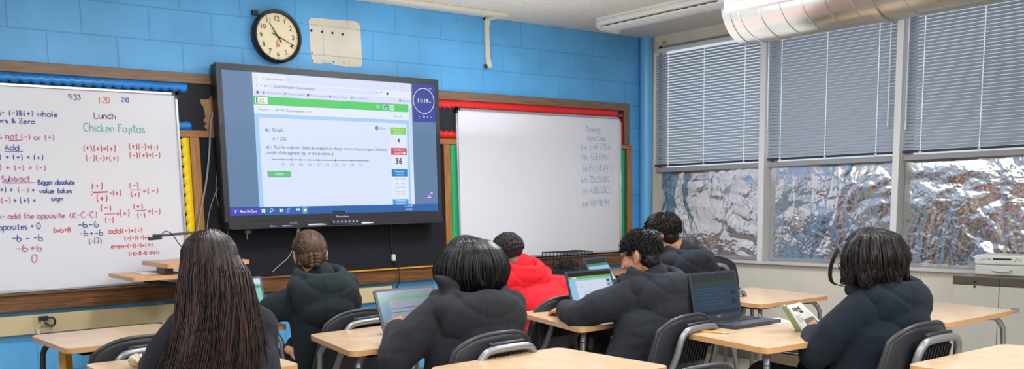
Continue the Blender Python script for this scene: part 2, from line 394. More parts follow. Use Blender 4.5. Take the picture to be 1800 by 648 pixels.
scallop('border_trim', (-.308,2.150), (-.308,1.886), (-1,0), .066, .046, .012, M_red, 'vertical red scalloped border at the far right of the tack board')
scallop('border_trim', (-2.50,1.886), (-2.16,1.886), (0,1), .062, .046, .012, M_red, 'short red scalloped border scrap between display and right whiteboard')
scallop('border_trim', (-4.338,1.836), (-4.338,.91), (-1,0), .064, .062, .018, M_yel, 'yellow scalloped border running down beside the left whiteboard', y=-.022)
scallop('border_trim', (-2.258,1.836), (-2.258,.91), (1,0), .075, .045, .012, M_grn, 'green scalloped border at the left edge of the right whiteboard', y=-.022)
scallop('border_trim', (-.292,1.836), (-.292,.91), (-1,0), .072, .045, .012, M_grn, 'green scalloped border at the right edge of the right whiteboard', y=-.022)

# ------------------------------------------------------------------ handwriting (single-stroke letters)
def E_(cx, cy, rx, ry, a0, a1, n=10): return [(cx+rx*math.cos(math.radians(a0+(a1-a0)*i/n)), cy+ry*math.sin(math.radians(a0+(a1-a0)*i/n))) for i in range(n+1)]
o_ = E_(.25,.3,.23,.3,70,430,14)
G = {
'0':(.6,[E_(.28,.5,.25,.5,80,440,16)]), '1':(.3,[[(.12,1),(.1,0)]]), '2':(.55,[E_(.26,.74,.22,.26,160,-40)+[(.04,.02),(.5,.02)]]),
'3':(.55,[E_(.22,.76,.22,.24,150,-80)+E_(.22,.27,.26,.27,80,-150)]), '4':(.55,[[(.1,1),(.05,.45),(.5,.45)],[(.42,1),(.4,0)]]),
'5':(.55,[[(.48,1),(.1,1),(.08,.58)]+E_(.22,.32,.26,.32,110,-150)]), '6':(.55,[[(.16,1),(.06,.55)]+E_(.26,.25,.21,.25,160,500,14)]),
'7':(.5,[[(.03,1),(.46,1),(.2,0)]]), '8':(.55,[E_(.26,.75,.18,.24,-90,270,12)+E_(.26,.26,.23,.26,90,-270,12)]), '9':(.5,[E_(.24,.72,.2,.26,0,360,12)+[(.42,.6),(.38,0)]]),
'(':(.34,[E_(.36,.45,.26,.62,128,232)]), ')':(.34,[E_(-.04,.45,.26,.62,52,-52)]), '+':(.5,[[(.06,.45),(.44,.47)],[(.25,.72),(.24,.16)]]), '-':(.4,[[(.04,.44),(.36,.46)]]),
'=':(.42,[[(.05,.54),(.37,.55)],[(.05,.34),(.37,.35)]]), ':':(.18,[[(.08,.62),(.09,.58)],[(.08,.22),(.09,.18)]]), '&':(.5,[[(.45,.1),(.1,.7)]+E_(.2,.78,.12,.14,200,-20,8)+[(.08,.3)]+E_(.22,.2,.17,.18,160,330,8)+[(.45,.4)]]), ' ':(.28,[]),
'a':(.55,[o_,[(.48,.6),(.48,0)]]), 'b':(.52,[[(.05,1),(.04,0)],E_(.27,.28,.21,.28,180,-180,12)]), 'c':(.45,[E_(.26,.3,.23,.3,50,310)]), 'd':(.55,[o_,[(.48,1.05),(.48,0)]]),
'e':(.5,[[(.05,.3),(.44,.34)]+E_(.25,.3,.2,.3,10,310)]), 'f':(.38,[E_(.32,.82,.14,.18,50,180,6)+[(.17,0)],[(.02,.58),(.34,.58)]]), 'g':(.52,[o_,[(.48,.6),(.46,-.15)]+E_(.26,-.18,.2,.17,0,-150,8)]),
'h':(.5,[[(.06,1.02),(.05,0)],[(.05,.3)]+E_(.24,.36,.19,.24,170,0,8)+[(.43,0)]]), 'i':(.2,[[(.09,.6),(.08,0)],[(.09,.84),(.1,.8)]]), 'j':(.25,[[(.17,.6),(.15,-.2),(.0,-.3)],[(.17,.84),(.18,.8)]]),
'k':(.45,[[(.06,1),(.05,0)],[(.38,.6),(.06,.27),(.42,0)]]), 'l':(.2,[[(.08,1.02),(.08,0)]]), 'm':(.75,[[(.05,.6),(.05,0)],E_(.2,.38,.15,.22,170,0,6)+[(.35,0)],E_(.5,.38,.15,.22,170,0,6)+[(.65,0)]]),
'n':(.5,[[(.05,.6),(.05,0)],[(.05,.3)]+E_(.24,.36,.19,.24,170,0,8)+[(.43,0)]]), 'o':(.52,[o_]), 'p':(.52,[[(.05,.6),(.04,-.38)],E_(.27,.3,.21,.29,180,-180,12)]), 'q':(.52,[o_,[(.48,.6),(.48,-.35)]]),
'r':(.38,[[(.06,.6),(.05,0)],[(.05,.3)]+E_(.22,.38,.17,.22,170,50,6)]), 's':(.42,[E_(.2,.45,.16,.15,50,250,8)+E_(.19,.15,.17,.15,70,-140,8)]), 't':(.4,[[(.18,.98),(.16,.1),(.26,0),(.34,.05)],[(.01,.64),(.36,.65)]]),
'u':(.5,[[(.05,.6),(.06,.2)]+E_(.24,.2,.19,.2,190,350,8)+[(.44,.6),(.45,0)]]), 'v':(.48,[[(.03,.6),(.22,0),(.44,.6)]]), 'w':(.65,[[(.03,.6),(.15,.02),(.3,.5),(.44,.02),(.6,.6)]]), 'x':(.45,[[(.03,.55),(.4,0)],[(.4,.55),(.03,0)]]),
'y':(.48,[[(.03,.6),(.22,.05)],[(.44,.6),(.1,-.38)]]), 'z':(.45,[[(.04,.6),(.4,.6),(.04,0),(.42,0)]]),
'A':(.62,[[(.02,0),(.28,1),(.56,0)],[(.12,.36),(.47,.36)]]), 'B':(.55,[[(.06,1),(.05,0)],[(.06,1)]+E_(.2,.76,.2,.24,80,-80,8)+E_(.2,.26,.27,.27,80,-90,8)+[(.05,0)]]), 'C':(.58,[E_(.32,.5,.28,.5,50,310,12)]),
'D':(.58,[[(.06,1),(.05,0)],[(.0,1)]+E_(.1,.5,.42,.5,85,-85,12)+[(.0,0)]]), 'E':(.5,[[(.45,1),(.06,1),(.05,0),(.45,0)],[(.06,.52),(.38,.52)]]), 'F':(.5,[[(.48,1),(.06,1),(.05,0)],[(.06,.55),(.38,.55)]]),
'K':(.5,[[(.06,1),(.05,0)],[(.42,1),(.06,.45),(.45,0)]]), 'L':(.48,[[(.06,1.05),(.05,0),(.44,.02)]]), 'P':(.5,[[(.06,1),(.05,0)],[(.04,1)]+E_(.2,.74,.25,.27,85,-95,10)]), 'S':(.5,[E_(.24,.75,.2,.25,40,260,8)+E_(.22,.25,.22,.26,80,-150,8)]), 'Z':(.5,[[(.04,1),(.44,1),(.04,0),(.46,0)]]),
}
def ribbon(mb, pts, w, y, m=None):
    pts = [V((p[0], 0, p[1])) for p in pts]; L = []; R = []; n = len(pts)
    for i in range(n):
        t = pts[min(i+1,n-1)]-pts[max(i-1,0)]; t = t.normalized() if t.length > 1e-7 else V((1,0,0))
        q = V((-t.z, 0, t.x))*w/2; p = pts[i]+V((0,y,0)); L.append(p+q); R.append(p-q)
    vs = L+R; mb.add(vs, [(i, n+i, n+i+1, i+1) for i in range(n-1)], m)
def hand(mb, s, x0, x1, z, h, w=.0046, y=-.0345, rnd=random.Random(5)):
    tot = sum(G[c][0]+.06 for c in s); k = (x1-x0)/tot; x = x0
    for c in s:
        gw, st = G[c]; jy = rnd.uniform(-.04,.04)*h; jh = h*rnd.uniform(.93,1.07); sl = rnd.uniform(-.04,.08)
        for q in st: ribbon(mb, [(x+(px+sl*pz)*k, z+jy+pz*jh) for px, pz in q], w, y-rnd.uniform(0,.0006))
        x += (gw+.06)*k
TXT = [('9:33',-5.061,-4.988,2.043,0.030,'violet'),('1:20',-4.888,-4.819,2.029,0.038,'orange'),('2:10',-4.753,-4.705,2.042,0.028,'blue'),('s- (-)&(+) whole',-5.452,-5.127,1.935,0.033,'blue'),('ers & Zero',-5.458,-5.254,1.892,0.026,'blue'),('is not (-) or (+)',-5.470,-5.154,1.800,0.033,'pink'),('Add',-5.433,-5.352,1.736,0.033,'blue'),(') + (+) = (+)',-5.468,-5.225,1.681,0.033,'blue'),(') + (-) = (-)',-5.473,-5.215,1.622,0.033,'pink'),('Subtract',-5.464,-5.312,1.556,0.033,'pink'),('+) + ',-5.478,-5.394,1.494,0.033,'blue'),('(-)',-5.385,-5.318,1.493,0.033,'pink'),('=',-5.308,-5.290,1.493,0.033,'blue'),('Bigger absolute',-5.272,-5.063,1.539,0.027,'blue'),('value takes',-5.268,-5.082,1.488,0.027,'blue'),('sign',-5.206,-5.139,1.442,0.027,'blue'),('(-)',-5.481,-5.421,1.431,0.036,'pink'),('+ (+) =',-5.415,-5.289,1.430,0.037,'blue'),('n- add the opposite',-5.503,-5.135,1.341,0.030,'pink'),('(K-C-C)',-5.112,-4.945,1.338,0.035,'pink'),('pposites = 0',-5.506,-5.274,1.277,0.037,'blue'),('-6 - -6',-5.440,-5.266,1.206,0.044,'blue'),('-6+6',-5.424,-5.272,1.148,0.040,'pink'),('0',-5.346,-5.307,1.079,0.051,'pink'),('6x6=8',-5.209,-5.109,1.253,0.031,'red'),('-6-6',-5.071,-4.938,1.279,0.035,'blue'),('-6+-6',-5.065,-4.919,1.226,0.035,'violet'),('(-17)',-5.013,-4.933,1.176,0.035,'violet'),('odd(-)=(-)',-4.893,-4.678,1.236,0.032,'red'),('(-(-)(-)=(-)',-4.800,-4.609,1.190,0.029,'red'),('even-(-)(-)=(+)',-4.884,-4.624,1.142,0.029,'red'),('(-)(-)(-)(-)=(+)',-4.780,-4.584,1.093,0.027,'red'),('Lunch',-4.923,-4.790,1.936,0.038,'violet'),('Chicken Fajitas',-4.989,-4.617,1.858,0.048,'teal'),('(+)(+)=(+)',-5.002,-4.805,1.738,0.041,'red'),('(-)(-)=(+)',-4.990,-4.791,1.680,0.038,'red'),('(+)(-)=(-)',-4.730,-4.543,1.754,0.039,'red'),('(-)(+)=(-)',-4.729,-4.532,1.702,0.039,'red'),('(+)',-4.973,-4.898,1.510,0.042,'red'),('(+)',-4.949,-4.875,1.433,0.045,'red'),('=(+)',-4.867,-4.794,1.467,0.042,'red'),('(-)',-4.748,-4.678,1.514,0.039,'red'),('(+)',-4.739,-4.679,1.459,0.036,'red'),('=(-)',-4.667,-4.559,1.479,0.039,'red'),('(-)',-4.930,-4.858,1.374,0.042,'red'),('(-)',-4.909,-4.848,1.303,0.042,'red'),('=(+)',-4.838,-4.751,1.340,0.046,'red'),('(+)',-4.730,-4.665,1.384,0.036,'red'),('(-)',-4.710,-4.653,1.330,0.036,'red'),('=(-)',-4.640,-4.557,1.349,0.040,'red')]
TXR = [('Prodigy',-0.793,-0.612,1.981,0.047),('Class Code',-0.782,-0.558,1.908,0.040),('3rd',-0.866,-0.795,1.820,0.044),('6AF77BA',-0.756,-0.487,1.829,0.050),('4th',-0.858,-0.782,1.737,0.044),('AEE041A',-0.750,-0.502,1.744,0.050),('5th',-0.845,-0.766,1.635,0.045),('E02DEE7',-0.758,-0.457,1.641,0.050),('6th',-0.856,-0.774,1.541,0.045),('25C50BC',-0.763,-0.501,1.543,0.050),('7th',-0.847,-0.778,1.444,0.045),('A8B5DCC',-0.757,-0.483,1.445,0.056),('8th',-0.849,-0.769,1.324,0.045),('4099694',-0.761,-0.509,1.331,0.061)]
INK = {'blue':('#27479c','blue marker notes'),'pink':('#c0559f','pink marker notes'),'red':('#cf4048','red marker sign rules'),'orange':('#e0705a','orange marker time'),'teal':('#57b8ae','teal marker lunch menu'),'violet':('#5b3f8c','violet marker notes')}
def whiteboard(label, x0, x1, z0, z1, corners):
    t = thing('whiteboard', label, 'whiteboard', ((x0+x1)/2, 0, z0), 0, 'whiteboards on the front wall'); cx = (x0+x1)/2
    obj('surface', MB().bx(x0-cx+.01, x1-cx-.01, -.032, -.012, .01, z1-z0-.01), M_wb, t)
    fr = MB()
    for a in ((x0-cx, x1-cx, 0, .018), (x0-cx, x1-cx, z1-z0-.018, z1-z0)): fr.bx(a[0], a[1], -.042, -.012, a[2], a[3])
    for a in ((x0-cx, x0-cx+.018), (x1-cx-.018, x1-cx)): fr.bx(a[0], a[1], -.042, -.012, .018, z1-z0-.018)
    obj('frame', fr, M_alu, t, bevel=.003)
    for (sx, sz) in corners:
        c = MB(); px = (x0 if sx < 0 else x1)-cx; pz = 0 if sz < 0 else z1-z0
        c.bx(px-sx*.035, px+sx*.003, -.046, -.010, pz-sz*.016, pz+sz*.004); c.bx(px-sx*.016, px+sx*.003, -.046, -.010, pz-sz*.04, pz+sz*.004)
        obj('corner_cap', c, M_plast, t)
    return t, cx
WBL, c1 = whiteboard('left whiteboard covered with coloured handwritten sign rules and lunch menu', -6.235, -4.402, .905, 2.118, [(1,1),(1,-1)])
for key, (colr, lab) in INK.items():
    im = mat('ink_'+key, colr, .6)
    for s, x0, x1, z, h, k in TXT:
        if k != key: continue
        mb = MB(); hand(mb, s, x0-c1, x1-c1, z-.905, h); obj('written_line', mb, im, WBL, smooth=False)
    ul = []
    if key == 'pink': ul = [(-5.407,-5.335,1.793,.004),(-5.453,-5.291,1.548,.004)]
    if key == 'blue': ul = [(-5.434,-5.337,1.728,.004)]
    if key == 'red': ul = [(-4.965,-4.878,1.490,.009),(-4.739,-4.675,1.503,.004),(-4.908,-4.842,1.356,.004),(-4.717,-4.649,1.374,.004),(-4.977,-4.970,1.493,.006),(-4.977,-4.970,1.474,.006)]
    for x0, x1, z, w in ul:
        mb = MB(); ribbon(mb, [(x0-c1,z-.905),((x0+x1)/2-c1,z-.904),(x1-c1,z-.902)], w, -.0345); obj('marker_stroke', mb, im, WBL, smooth=False)
WBR, c2 = whiteboard('right whiteboard almost blank with faint class codes at its right edge', -2.202, -.362, .912, 2.122, [(-1,1),(1,1),(1,-1),(-1,-1)])
im = mat('ink_faint', '#8fb2cc', .6)
for s, x0, x1, z, h in TXR: mb = MB(); hand(mb, s, x0-c2, x1-c2, z-.912, h, w=.0040); obj('written_line', mb, im, WBR, smooth=False)

# ------------------------------------------------------------------ clock
ck = thing('wall_clock', 'round wall clock with black rim and cream dial above the display', 'clock', (-3.690, 0, 2.528))
MC = Matrix(((1,0,0,0),(0,0,-1,0),(0,1,0,0),(0,0,0,1)))   # local z -> -y (out of the wall)
M_dial = mat('clock_dial', '#e6d8b4', .4)
obj('rim', MB().lathe([(.172,0),(.176,.03),(.175,.062),(.168,.07),(.158,.066),(.152,.052),(.152,.045)], M=MC), M_plast, ck, ang=60)
obj('dial', MB().lathe([(.0,.046),(.153,.046),(.153,.04),(0,.04)], M=MC), M_dial, ck)
nm = MB(); num_m = mat('clock_print', '#2d2b2e', .6)
for k in range(1, 13):
    a = PI/2-k*PI/6; text_into(nm, str(k), Matrix.Translation((.117*math.cos(a), -.0468, .117*math.sin(a)-.014)) @ Matrix.Rotation(PI/2, 4, 'X'), .045, num_m, 'CENTER', bold=.01)
for k in range(60):
    a = PI/2-k*PI/30; r0_, r1_ = (.140, .149) if k % 5 == 0 else (.144, .148); w = .0022 if k % 5 == 0 else .001
    d = V((math.cos(a), 0, math.sin(a))); q = V((-d.z, 0, d.x))*w
    nm.quad(*[p+V((0,-.0468,0)) for p in (d*r0_-q, d*r1_-q, d*r1_+q, d*r0_+q)], num_m)
obj('numerals', nm, num_m, ck, smooth=False)
def handle(ang, L, tail, w, y):
    a = PI/2-ang; d = V((math.cos(a),0,math.sin(a))); q = V((-d.z,0,d.x)); mb = MB()
    pts = [d*-tail-q*w*.8, d*L*.1-q*w, d*L-q*w*.35, d*L+q*w*.35, d*L*.1+q*w, d*-tail+q*w*.8]
    mb.prism([(p.x,p.z) for p in pts], y, y+.0015, M=MC); return mb
obj('hour_hand', handle(math.radians(-33), .105, .05, .0045, .053), num_m, ck)
obj('minute_hand', handle(math.radians(114), .14, .045, .0035, .056), num_m, ck)
lg = MB(); rm = mat('clock_logo', '#c98078', .6)
for dx, dz, rx, rz in ((-.004,-.044,.010,.013),(.004,-.058,.013,.012),(-.008,-.064,.006,.008),(0,-.030,.006,.008)): lg.ell((dx,-.047,dz), (rx,.0006,rz), nu=12, nv=6)
obj('dial_emblem', lg, rm, ck)
gl_m = mat('clock_glass', '#ffffff', .05); gb = gl_m.node_tree.nodes['Principled BSDF']; gb.inputs['Alpha'].default_value = .05
obj('bracket', MB().bx(-.16,-.12,-.03,0,.13,.16), M_dgrey, ck)

# ------------------------------------------------------------------ wireway with its power outlets
ww = thing('wireway', 'cream metal wireway along the wall below the left whiteboard', 'wireway', (-5.6, 0, .65))
obj('channel', MB().bx(-1.6, 3.5-.75, -.045, 0, .003, .118), mat('wireway_cream', '#cdb98f', .45, nvar=.04, nscale=3), ww, bevel=.004)
op = obj('outlet_plate', MB().bx(.235, .325, -.049, -.045, .006, .112), mat('outlet_plate', '#c6b48c', .4), ww)
sl = MB()
for k in range(6): sl.bx(.262+k*.011, .266+k*.011, -.0505, -.049, .035, .05); sl.bx(.262+k*.011, .263+k*.011, -.0505, -.049, .008, .028)
obj('slot', sl, M_blk, op)
o = MB().box((-5.315,-.058,.744), (.05,.02,.026)); o.tube(bez([(-5.30,-.062,.744),(-5.265,-.075,.745),(-5.255,-.075,.715),(-5.275,-.07,.695),(-5.31,-.065,.72)], 6), .006, n=8)
tag(obj('plugged_cable', o, M_plast), 'black looped power cord plugged into the cream wireway', 'cord')
o = MB().tube(bez([(-5.335,-.052,.745),(-5.325,-.07,.72),(-5.345,-.06,.69),(-5.35,-.056,.672)], 6), .004, n=8); o.box((-5.35,-.056,.668), (.02,.016,.03))
tag(obj('adapter_cord', o, mat('adapter_white', '#cfc8bd', .5)), 'short pale cord dangling over the wireway outlet', 'cord')

# ------------------------------------------------------------------ ceiling raceway and its drop
rw = thing('cable_raceway', 'ivory surface raceway along the ceiling edge with a drop down the wall', 'raceway', (-1.85, 0, H))
obj('ceiling_run', MB().bx(-3.4, 0.03, -.255, -.18, -.028, 0), M_offw, rw, bevel=.004)
obj('elbow', MB().bx(-.03, .02, -.19, 0, -.026, 0).bx(-.03, .02, -.03, 0, -.06, 0), M_offw, rw, bevel=.004)
dp = MB().bx(-.028, .012, -.024, 0, -.34, -.02); obj('wall_drop', dp, M_offw, rw, bevel=.004)
obj('end_fitting', MB().prism([(-.028,0),(.012,0),(.026,-.07),(-.03,-.07)][::-1], 0, .03, M=Matrix.Translation((0,0,-.32)) @ MC), M_offw, rw, bevel=.003)
obj('cable_end', MB().ell((-.03,-.02,-.382), (.018,.012,.018)), M_plast, rw)

# ------------------------------------------------------------------ fluorescent fixture on the ceiling
lf = thing('ceiling_light', 'white fluorescent fixture with wavy prismatic lens near the window wall', 'ceiling light', (-.955, -.485, H))
LL = 1.24
obj('housing', MB().bx(-.15, .15, -LL, 0, -.022, 0), M_white, lf, bevel=.003)
tb_ = MB().bx(-.152, -.095, -LL+.01, -.012, -.062, -.020); obj('side_channel', tb_, M_white, lf, bevel=.012, seg=4)
rows = []
for i in range(0, 121):
    y = -.02-(LL-.04)*i/120; row = []
    for j in range(13):
        u = j/12; x = -.105+.245*u; z = -.05-.048*math.sin(PI*min(1, .12+.9*u))**.7
        z += .006*abs(math.sin(PI*(y*11+u*1.4)))
        row.append((x, y, z))
    rows.append(row)
obj('lens', MB().grid(rows), mat('prismatic_lens', '#dedbd2', .3), lf, ang=60, solid=.002)
ec = [(-.152,-.002),(-.152,-.07),(-.09,-.098),(.10,-.102),(.15,-.06),(.15,-.002)]
for y in (0, -LL): obj('end_cap', MB().prism(ec, y-.012, y+.0, M=Matrix(((1,0,0,0),(0,0,1,0),(0,1,0,0),(0,0,0,1)))), M_white, lf, bevel=.003)

# ------------------------------------------------------------------ spiral duct with register
M_duct = mat('galvanised', '#c4c2bd', .28, 1., nvar=.08, nscale=3)
DC = V((-1.929, -2.608, 2.506)); DR = .2286
du = thing('air_duct', 'galvanised spiral air duct hanging under the ceiling by the windows', 'duct', DC)
L = 6.9
obj('pipe', MB().lathe([(DR,0),(DR,-2.3),(DR,-4.6),(DR,-L)], n=96, M=Matrix.Rotation(-PI/2, 4, 'X')), M_duct, du, ang=60)
obj('spiral_seam', MB().tube([(DR*math.cos(w), -.137*w/(2*PI)-.03, DR*math.sin(w)) for w in [k*2*PI/40 for k in range(int(40*(L-.1)/.137))]], .0045, n=6), M_duct, du)
obj('end_cap', MB().lathe([(0,.0),(DR-.01,.0),(DR+.004,.004),(DR+.004,-.05),(DR-.001,-.05)], n=64, M=Matrix.Rotation(-PI/2, 4, 'X')), M_duct, du, ang=50)
rg = MB(); th = math.radians(-10); nx = V((-math.cos(th),0,-math.sin(th))); tx = V((math.sin(th),0,-math.cos(th)))
RM = Matrix((( nx.x, 0, tx.x, nx.x*(DR+.004)),(0,1,0,-.50),(nx.z,0,tx.z,nx.z*(DR+.004)),(0,0,0,1)))   # local x=out, y=along, z=down
def rb(x0,x1,y0,y1,z0,z1): 
    b = MB().bx(x0,x1,y0,y1,z0,z1); return [RM @ V(v) for v in b.v], b.f
fr = MB()
for a in ((-.02,.012,-.46,.46,.085,.125),(-.02,.012,-.46,.46,-.14,-.10),(-.02,.012,.42,.46,-.10,.085),(-.02,.012,-.46,-.42,-.10,.085)): fr.add(*rb(*a))
rgf = obj('register', fr, M_white, du, bevel=.003)
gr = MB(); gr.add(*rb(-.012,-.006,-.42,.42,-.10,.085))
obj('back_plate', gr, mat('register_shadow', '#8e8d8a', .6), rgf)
gr = MB()
for k in range(34): gr.add(*rb(-.006,.004,-.41+k*.0245,-.402+k*.0245,-.10,.085))
for k in range(9): gr.add(*rb(-.006,.006,-.42,.42,-.092+k*.021,-.082+k*.021))
obj('grille', gr, M_white, rgf)
for y in (-.05,): obj('screw', MB().ell((-.2,-.03,-.10), .007), M_alu, du)
st = MB()
for y in (-.9, -3.2): st.tube([(0,y,DR),(0,y,H-DC.z)], .006); 
for y in (-.9, -3.2): obj('hanger_strap', MB().lathe([(DR+.007,-.02),(DR+.009,-.02),(DR+.009,.02),(DR+.007,.02)], n=64, M=Matrix.Translation((0,y,0)) @ Matrix.Rotation(PI/2, 4, 'X')), M_duct, du)
obj('hanger_rod', MB().tube([(0,-.9,DR),(0,-.9,H-DC.z)], .006), M_grey, du); obj('hanger_rod', MB().tube([(0,-3.2,DR),(0,-3.2,H-DC.z)], .006), M_grey, du)

# ------------------------------------------------------------------ blinds and foil
M_slat = bpy.data.materials.new('slat'); M_slat.use_nodes = True; nt = M_slat.node_tree
b = nt.nodes['Principled BSDF']; b.inputs['Base Color'].default_value = lin('#aab0ba'); b.inputs['Roughness'].default_value = .35
tl = nt.nodes.new('ShaderNodeBsdfTranslucent'); tl.inputs[0].default_value = lin('#aab6c8'); mx = nt.nodes.new('ShaderNodeMixShader'); mx.inputs[0].default_value = .15
nt.links.new(b.outputs[0], mx.inputs[1]); nt.links.new(tl.outputs[0], mx.inputs[2]); nt.links.new(mx.outputs[0], nt.nodes['Material Output'].inputs[0])
M_brail = mat('blind_rail', '#2b2f45', .4); M_cord_glow = mat('ladder_cord', '#f2f5fa', .6)
M_cord_glow.node_tree.nodes['Principled BSDF'].inputs['Emission Color'].default_value = (1,1,1,1); M_cord_glow.node_tree.nodes['Principled BSDF'].inputs['Emission Strength'].default_value = .35  # cords glow faintly to stand for daylight through the slat holes
M_wand = bpy.data.materials.new('wand_acrylic'); M_wand.use_nodes = True; bb = M_wand.node_tree.nodes['Principled BSDF']
bb.inputs['Base Color'].default_value = (.85,.88,.92,1); bb.inputs['Roughness'].default_value = .1
def blind(ya, yb, tilt, cords, wands, label, top):
    t = thing('window_blind', label, 'blind', (.01, (ya+yb)/2, TR), 0, 'venetian blinds on the window wall'); cy = (ya+yb)/2; w = (yb-ya)-.02; hh = top-TR
    obj('headrail', MB().bx(-.015, .02, -w/2, w/2, hh-.035, hh-.002), M_white, t, bevel=.003)
    sl = MB(); pitch = .0245; n = int((hh-.06)/pitch)
    for k in range(n):
        z = .04+k*pitch; P = []
        for i in range(5):
            u = (i/4-.5); x = u*.027; zz = -.0025*(1-(2*u)**2)
            ca, sa = math.cos(tilt), math.sin(tilt)
            P.append([(x*ca-zz*sa, yy, z+x*sa+zz*ca) for yy in (-w/2, w/2)])
        sl.grid(P)
    obj('slats', sl, M_slat, t, ang=180)
    obj('bottom_rail', MB().bx(-.014, .014, -w/2, w/2, .008, .026), M_brail, t, bevel=.004)  # navy of the rail stands for the dark gap below the blind
    for y in cords:
        lc = MB()
        for k in range(n): lc.bx(-.0145, -.0135, y-cy-.0035, y-cy+.0035, .03+k*pitch, .03+k*pitch+.013)
        lc.bx(-.0138,-.0132, y-cy-.001, y-cy+.001, .02, hh-.03)
        obj('ladder_cord', lc, M_cord_glow, t)
        obj('cord_clip', MB().ell((-.014, y-cy, .012), (.006,.012,.008)), M_white, t)
    for y, z0, z1 in wands: obj('tilt_wand', MB().tube([(-.028,y-cy,z0-TR),(-.028,y-cy,z1-TR)], .005), M_wand, t)
blind(W[0][0], W[0][1], math.radians(47), (-.281,-.694,-1.130), (), 'left window blind with half open slats beside the blue corner pipe', HEAD-.03)
blind(W[1][0], W[1][1], math.radians(62), (-1.493,-1.907,-2.340), ((-1.375,1.93,2.70),(-2.436,1.88,2.70)), 'middle window blind with closed grey slats between two mullions', HEAD-.005)
blind(W[2][0], W[2][1], math.radians(58), (-2.688,-3.109,-3.56), ((-2.575,1.85,2.70),), 'right window blind with closed slats above the cabinet', HEAD-.005)
tag(obj('tape_tab', MB().bx(-.012,0,-.255,-.215,2.762,2.792), mat('tape_tan', '#c79a5e', .5)), 'small tan tape tab at the top left of the window header', 'tape')
M_foil = mat('foil', '#eeeff2', .2, 1.)
def foil(ya, yb, label, seed):
    z0, z1 = SILL+.008, TR-.035; nx_, nz = int((yb-ya)/.0055), int((z1-z0)/.0055); rs = np.random.RandomState(seed)
    Y, Z = np.meshgrid(np.linspace(0, yb-ya, nx_), np.linspace(0, z1-z0, nz), indexing='ij'); Hh = np.zeros_like(Y)
    wy = .05*np.sin(Z*7+seed)+.03*np.sin(Y*13+1); wz = .05*np.sin(Y*6+2*seed)+.03*np.sin(Z*11)
    for k in range(30):
        a = rs.uniform(0, PI); f = rs.uniform(1.2, 11); p = rs.uniform(0, 1)
        t = ((Y+wy)*math.cos(a)+(Z+wz)*math.sin(a))*f+p
        cx, cz, rad = rs.uniform(0, yb-ya), rs.uniform(0, z1-z0), rs.uniform(.10, .35)
        msk = np.exp(-(((Y-cx)**2+(Z-cz)**2)/rad**2))
        Hh += msk*np.abs((t % 1.0)-.5)*2*(.055/f)*rs.uniform(.2, 1)
    for npt, amp, wd in ((14, .009, .12), (60, .0030, .05), (520, .0016, .018), (900, .0009, .012)):
        pts = rs.uniform(0, 1, (npt, 2))*[yb-ya, z1-z0]; d1 = np.full(Y.shape, 9.); d2 = d1.copy()
        if npt > 100: pts[:, 1] = (z1-z0)*rs.uniform(0, 1, npt)**1.5
        for p in pts:
            d = np.sqrt((Y+wy*.4-p[0])**2+(Z+wz*.4-p[1])**2); d2 = np.minimum(d2, np.maximum(d, d1)); d1 = np.minimum(d1, d)
        Hh += amp*np.minimum(1, (d2-d1)/wd)
    top = np.clip((z1-z0-Z)/.1, 0, 1); low = np.clip(Z/.02, 0, 1); Hh *= (.25+.75*top)*(.4+.6*low)
    Hh -= Hh.mean()
    e = np.minimum(np.minimum(Y, yb-ya-Y), .06)/.06
    mb = MB(); cy = (ya+yb)/2
    mb.grid([[(float(.055-.9*Hh[i,j]*(.5+.5*e[i,j])), float(Y[i,j]+ya-cy), float(Z[i,j])) for j in range(nz)] for i in range(nx_)])
    o = obj('foil_sheet', mb, M_foil, ang=28, loc=(0, cy, z0)); return tag(o, label, 'foil', 'crumpled foil sheets covering the lower windows')
foil(W[0][0]+.006, W[0][1]-.006, 'crumpled silver foil sheet over the left lower window next to the blue pipe', 1)
foil(W[1][0]+.006, W[1][1]-.006, 'crumpled silver foil sheet over the middle lower window between the mullions', 2)
foil(W[2][0]+.006, W[2][1]-.006, 'crumpled silver foil sheet over the right lower window behind the white box', 3)
# ================================================================== INTERACTIVE DISPLAY
TX, TY = -3.314, -.15
tv = thing('interactive_display', 'large black wall mounted touch display showing a maths practice web page', 'display', (TX, 0, 1.24))
def tz(z): return z-1.24
def tx(x): return x-TX
body = MB().bx(tx(-4.18), tx(-2.446), -.135, -.055, tz(1.300), tz(2.306)); obj('housing', body, M_plast, tv, bevel=.006)
bz = MB()
for a in ((-4.183,-2.443,2.266,2.309),(-4.183,-2.443,1.285,1.327)): bz.bx(tx(a[0]), tx(a[1]), TY-.004, -.12, tz(a[2]), tz(a[3]))
for a in ((-4.183,-4.146),(-2.480,-2.443)): bz.bx(tx(a[0]), tx(a[1]), TY-.004, -.12, tz(1.327), tz(2.266))
o = obj('bezel', bz, M_bezel, tv)
bm = MB()
bar = obj('soundbar_tray', MB().bx(tx(-4.166), tx(-2.449), TY-.022, -.06, tz(1.238), tz(1.284)).bx(tx(-4.16), tx(-2.455), TY-.055, TY-.02, tz(1.236), tz(1.244)), mat('tray_black', '#25262d', .5), tv, bevel=.004)
S0 = TY-.0045
sc = MB(); L_ = [0]
